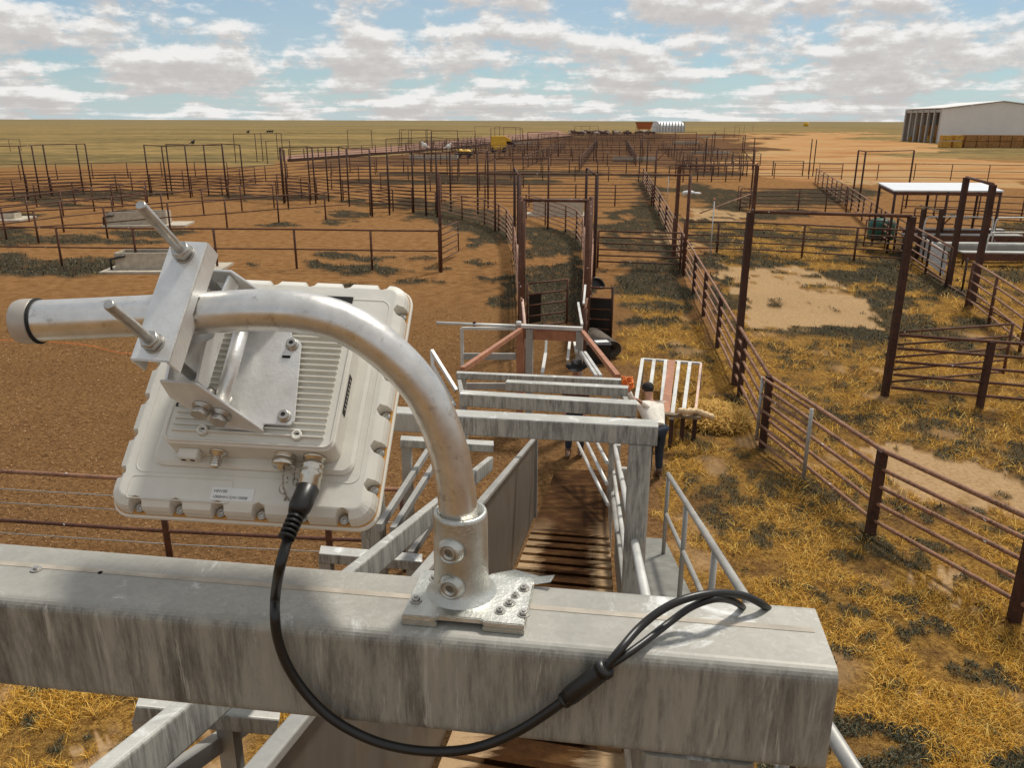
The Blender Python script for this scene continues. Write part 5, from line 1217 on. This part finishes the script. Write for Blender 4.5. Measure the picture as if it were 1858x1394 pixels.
# ------------------------------------------------------------------ clamp bracket
def bracket():
    lat=-.300; Q=pl(341,573)
    Rv=(-pf*.74+Z*.67-pd*.13).normalized(); Cv=(pf*.67+Z*.74+pd*.13).normalized(); Cv=(Cv-Rv*Cv.dot(Rv)).normalized(); Q=Q+0*Z
    root=thing('clamp_bracket',Q,'silver U channel clamp with two threaded rods gripping the pipe and holding the reader','bracket')
    Lv=Cv.cross(Rv); Lv=Lv if Lv.x>0 else -Lv
    def K(l,c,r): return Q+Lv*l+Cv*c+Rv*r
    def channel(r0,r1,w,h0,h1,name,notch):
        # web at r1, two side legs towards the pipe
        t=.003
        MB().box(K(0,(h0+h1)/2,r1-t/2),(Lv,Cv,Rv),(w/2,(h1-h0)/2,t/2)).build(name,MBK,root,.0012)
        for s in(-1,1):
            m=MB(); l=s*(w/2-t/2)
            pts=[(h0,r1-t),(h0,r0),(-.018,r0),(-.010,r0+(.010 if r0<r1 else -.010)),(.010,r0+(.010 if r0<r1 else -.010)),(.018,r0),(h1,r0),(h1,r1-t)]
            m.prism([K(l-t/2*s,c,r) for c,r in pts],Lv*t*s); m.build(name.replace('web','flange'),MBK,root)
    channel(.012,.036,.040,-.068,.066,'front_web',1)
    # rear jaw
    t=.003
    MB().box(K(.0,.0,-.040),(Lv,Cv,Rv),(.020,.062,.0015)).build('rear_jaw',MBK,root,.001)
    for s in(-1,1):
        pts=[(-.062,-.041),(-.062,-.022),(-.020,-.016),(-.010,-.026),(.010,-.026),(.020,-.016),(.062,-.022),(.062,-.041)]
        MB().prism([K(s*.0185,c,r) for c,r in pts],Lv*t*(1 if s<0 else -1)).build('rear_jaw_side',MBK,root)
    for c,r0,r1 in ((.050,-.085,.118),(-.050,-.085,.112)):
        MB().tube([K(0,c,r0),K(0,c,r1-.002),K(0,c,r1)],[.0050,.0050,.0042],16).build('threaded_rod',MZ,root)
        for k in range(int((r1-r0)/.0022)): pass
        MB().lathe(K(0,c,.0362),Rv,[(0,.0105),(.0018,.0105)],20).build('washer',MZ,root)
        MB().lathe(K(0,c,.038),Rv,[(0,.0092),(.0008,.0098),(.0085,.0098),(.0095,.0090)],6).build('nut',MZ,root)
        MB().lathe(K(0,c,-.052),Rv,[(0,.0090),(.0085,.0090)],6).build('nut',MZ,root)
    # panel bracket : base plate on the fins and two flanges towards the clamp
    n0=.0778; t=.003
    bp2=[(-.024,-.082),(.028,-.082),(.029,-.074),(.058,-.074),(.062,-.068),(.050,.030),(.046,.036),(.036,.040),(.034,.070),(-.018,.070),(-.024,.064)]
    MB().prism([L(u,v,n0) for u,v in bp2],N*t).build('base_plate',MBK,root,.0008)
    for u,v in ((.050,-.064),(.040,.028)):
        MB().lathe(L(u,v,n0+t),N,[(0,.0075),(.001,.0075),(.0012,.0058),(.006,.0058),(.0065,.005)],20).build('cap_screw',MZ,root); MB().cyl(L(u,v,n0+t+.0064),L(u,v,n0+t+.0068),.0028,6).build('hex_recess',MDK,root)
    MB().box(L(.036,.012,n0+t+.0002),(U,V,N),(.0045,.0016,.0003)).build('adjust_slot',MDK,root)
    def arm(c,v,sgn,name):
        q=[K(-.020,c,-.018),K(.020,c,-.018),L(.030,v,n0+.004),L(.030,v,n0-.001),L(-.022,v,n0-.001),K(-.020,c,-.045)]
        nn=(q[1]-q[0]).cross(q[3]-q[0]).normalized(); nn=nn*(1 if nn.dot(Cv)*sgn>0 else -1)
        q=[q[0]+(p-q[0])-nn*(p-q[0]).dot(nn) for p in q]
        MB().prism(q,nn*t).build(name,MBK,root,.0006); return q,nn
    q,nn=arm(-.064,-.081,-1,'lower_arm'); arm(.064,.071,1,'upper_arm')
    mid=(q[0]+q[1])/2; end=(q[3]+q[4])/2; ax=(end-mid).normalized(); sd_=ax.cross(nn).normalized()
    for k_,o_ in ((.46,.008),(.66,-.002)):
        c_=mid.lerp(end,k_)+sd_*o_+nn*t; MB().lathe(c_,nn,[(0,.0110),(.0018,.0110),(.002,.0085),(.0045,.0085)],20).build('washer',MZ,root)
        MB().lathe(c_+nn*.0046,nn,[(0,.0085),(.0008,.0092),(.0062,.0092),(.007,.0084)],6).build('pivot_bolt',MZ,root)
        MB().cyl(c_-nn*.003,c_-nn*.022,.0042,12).build('bolt_shank',MZ,root)
    c_=mid.lerp(end,.62)-nn*.003; MB().tube([c_,c_+V*.125],.0080,18).build('spacer_tube',MBK,root)
bracket()
print('OBJECTS',len(bpy.data.objects))
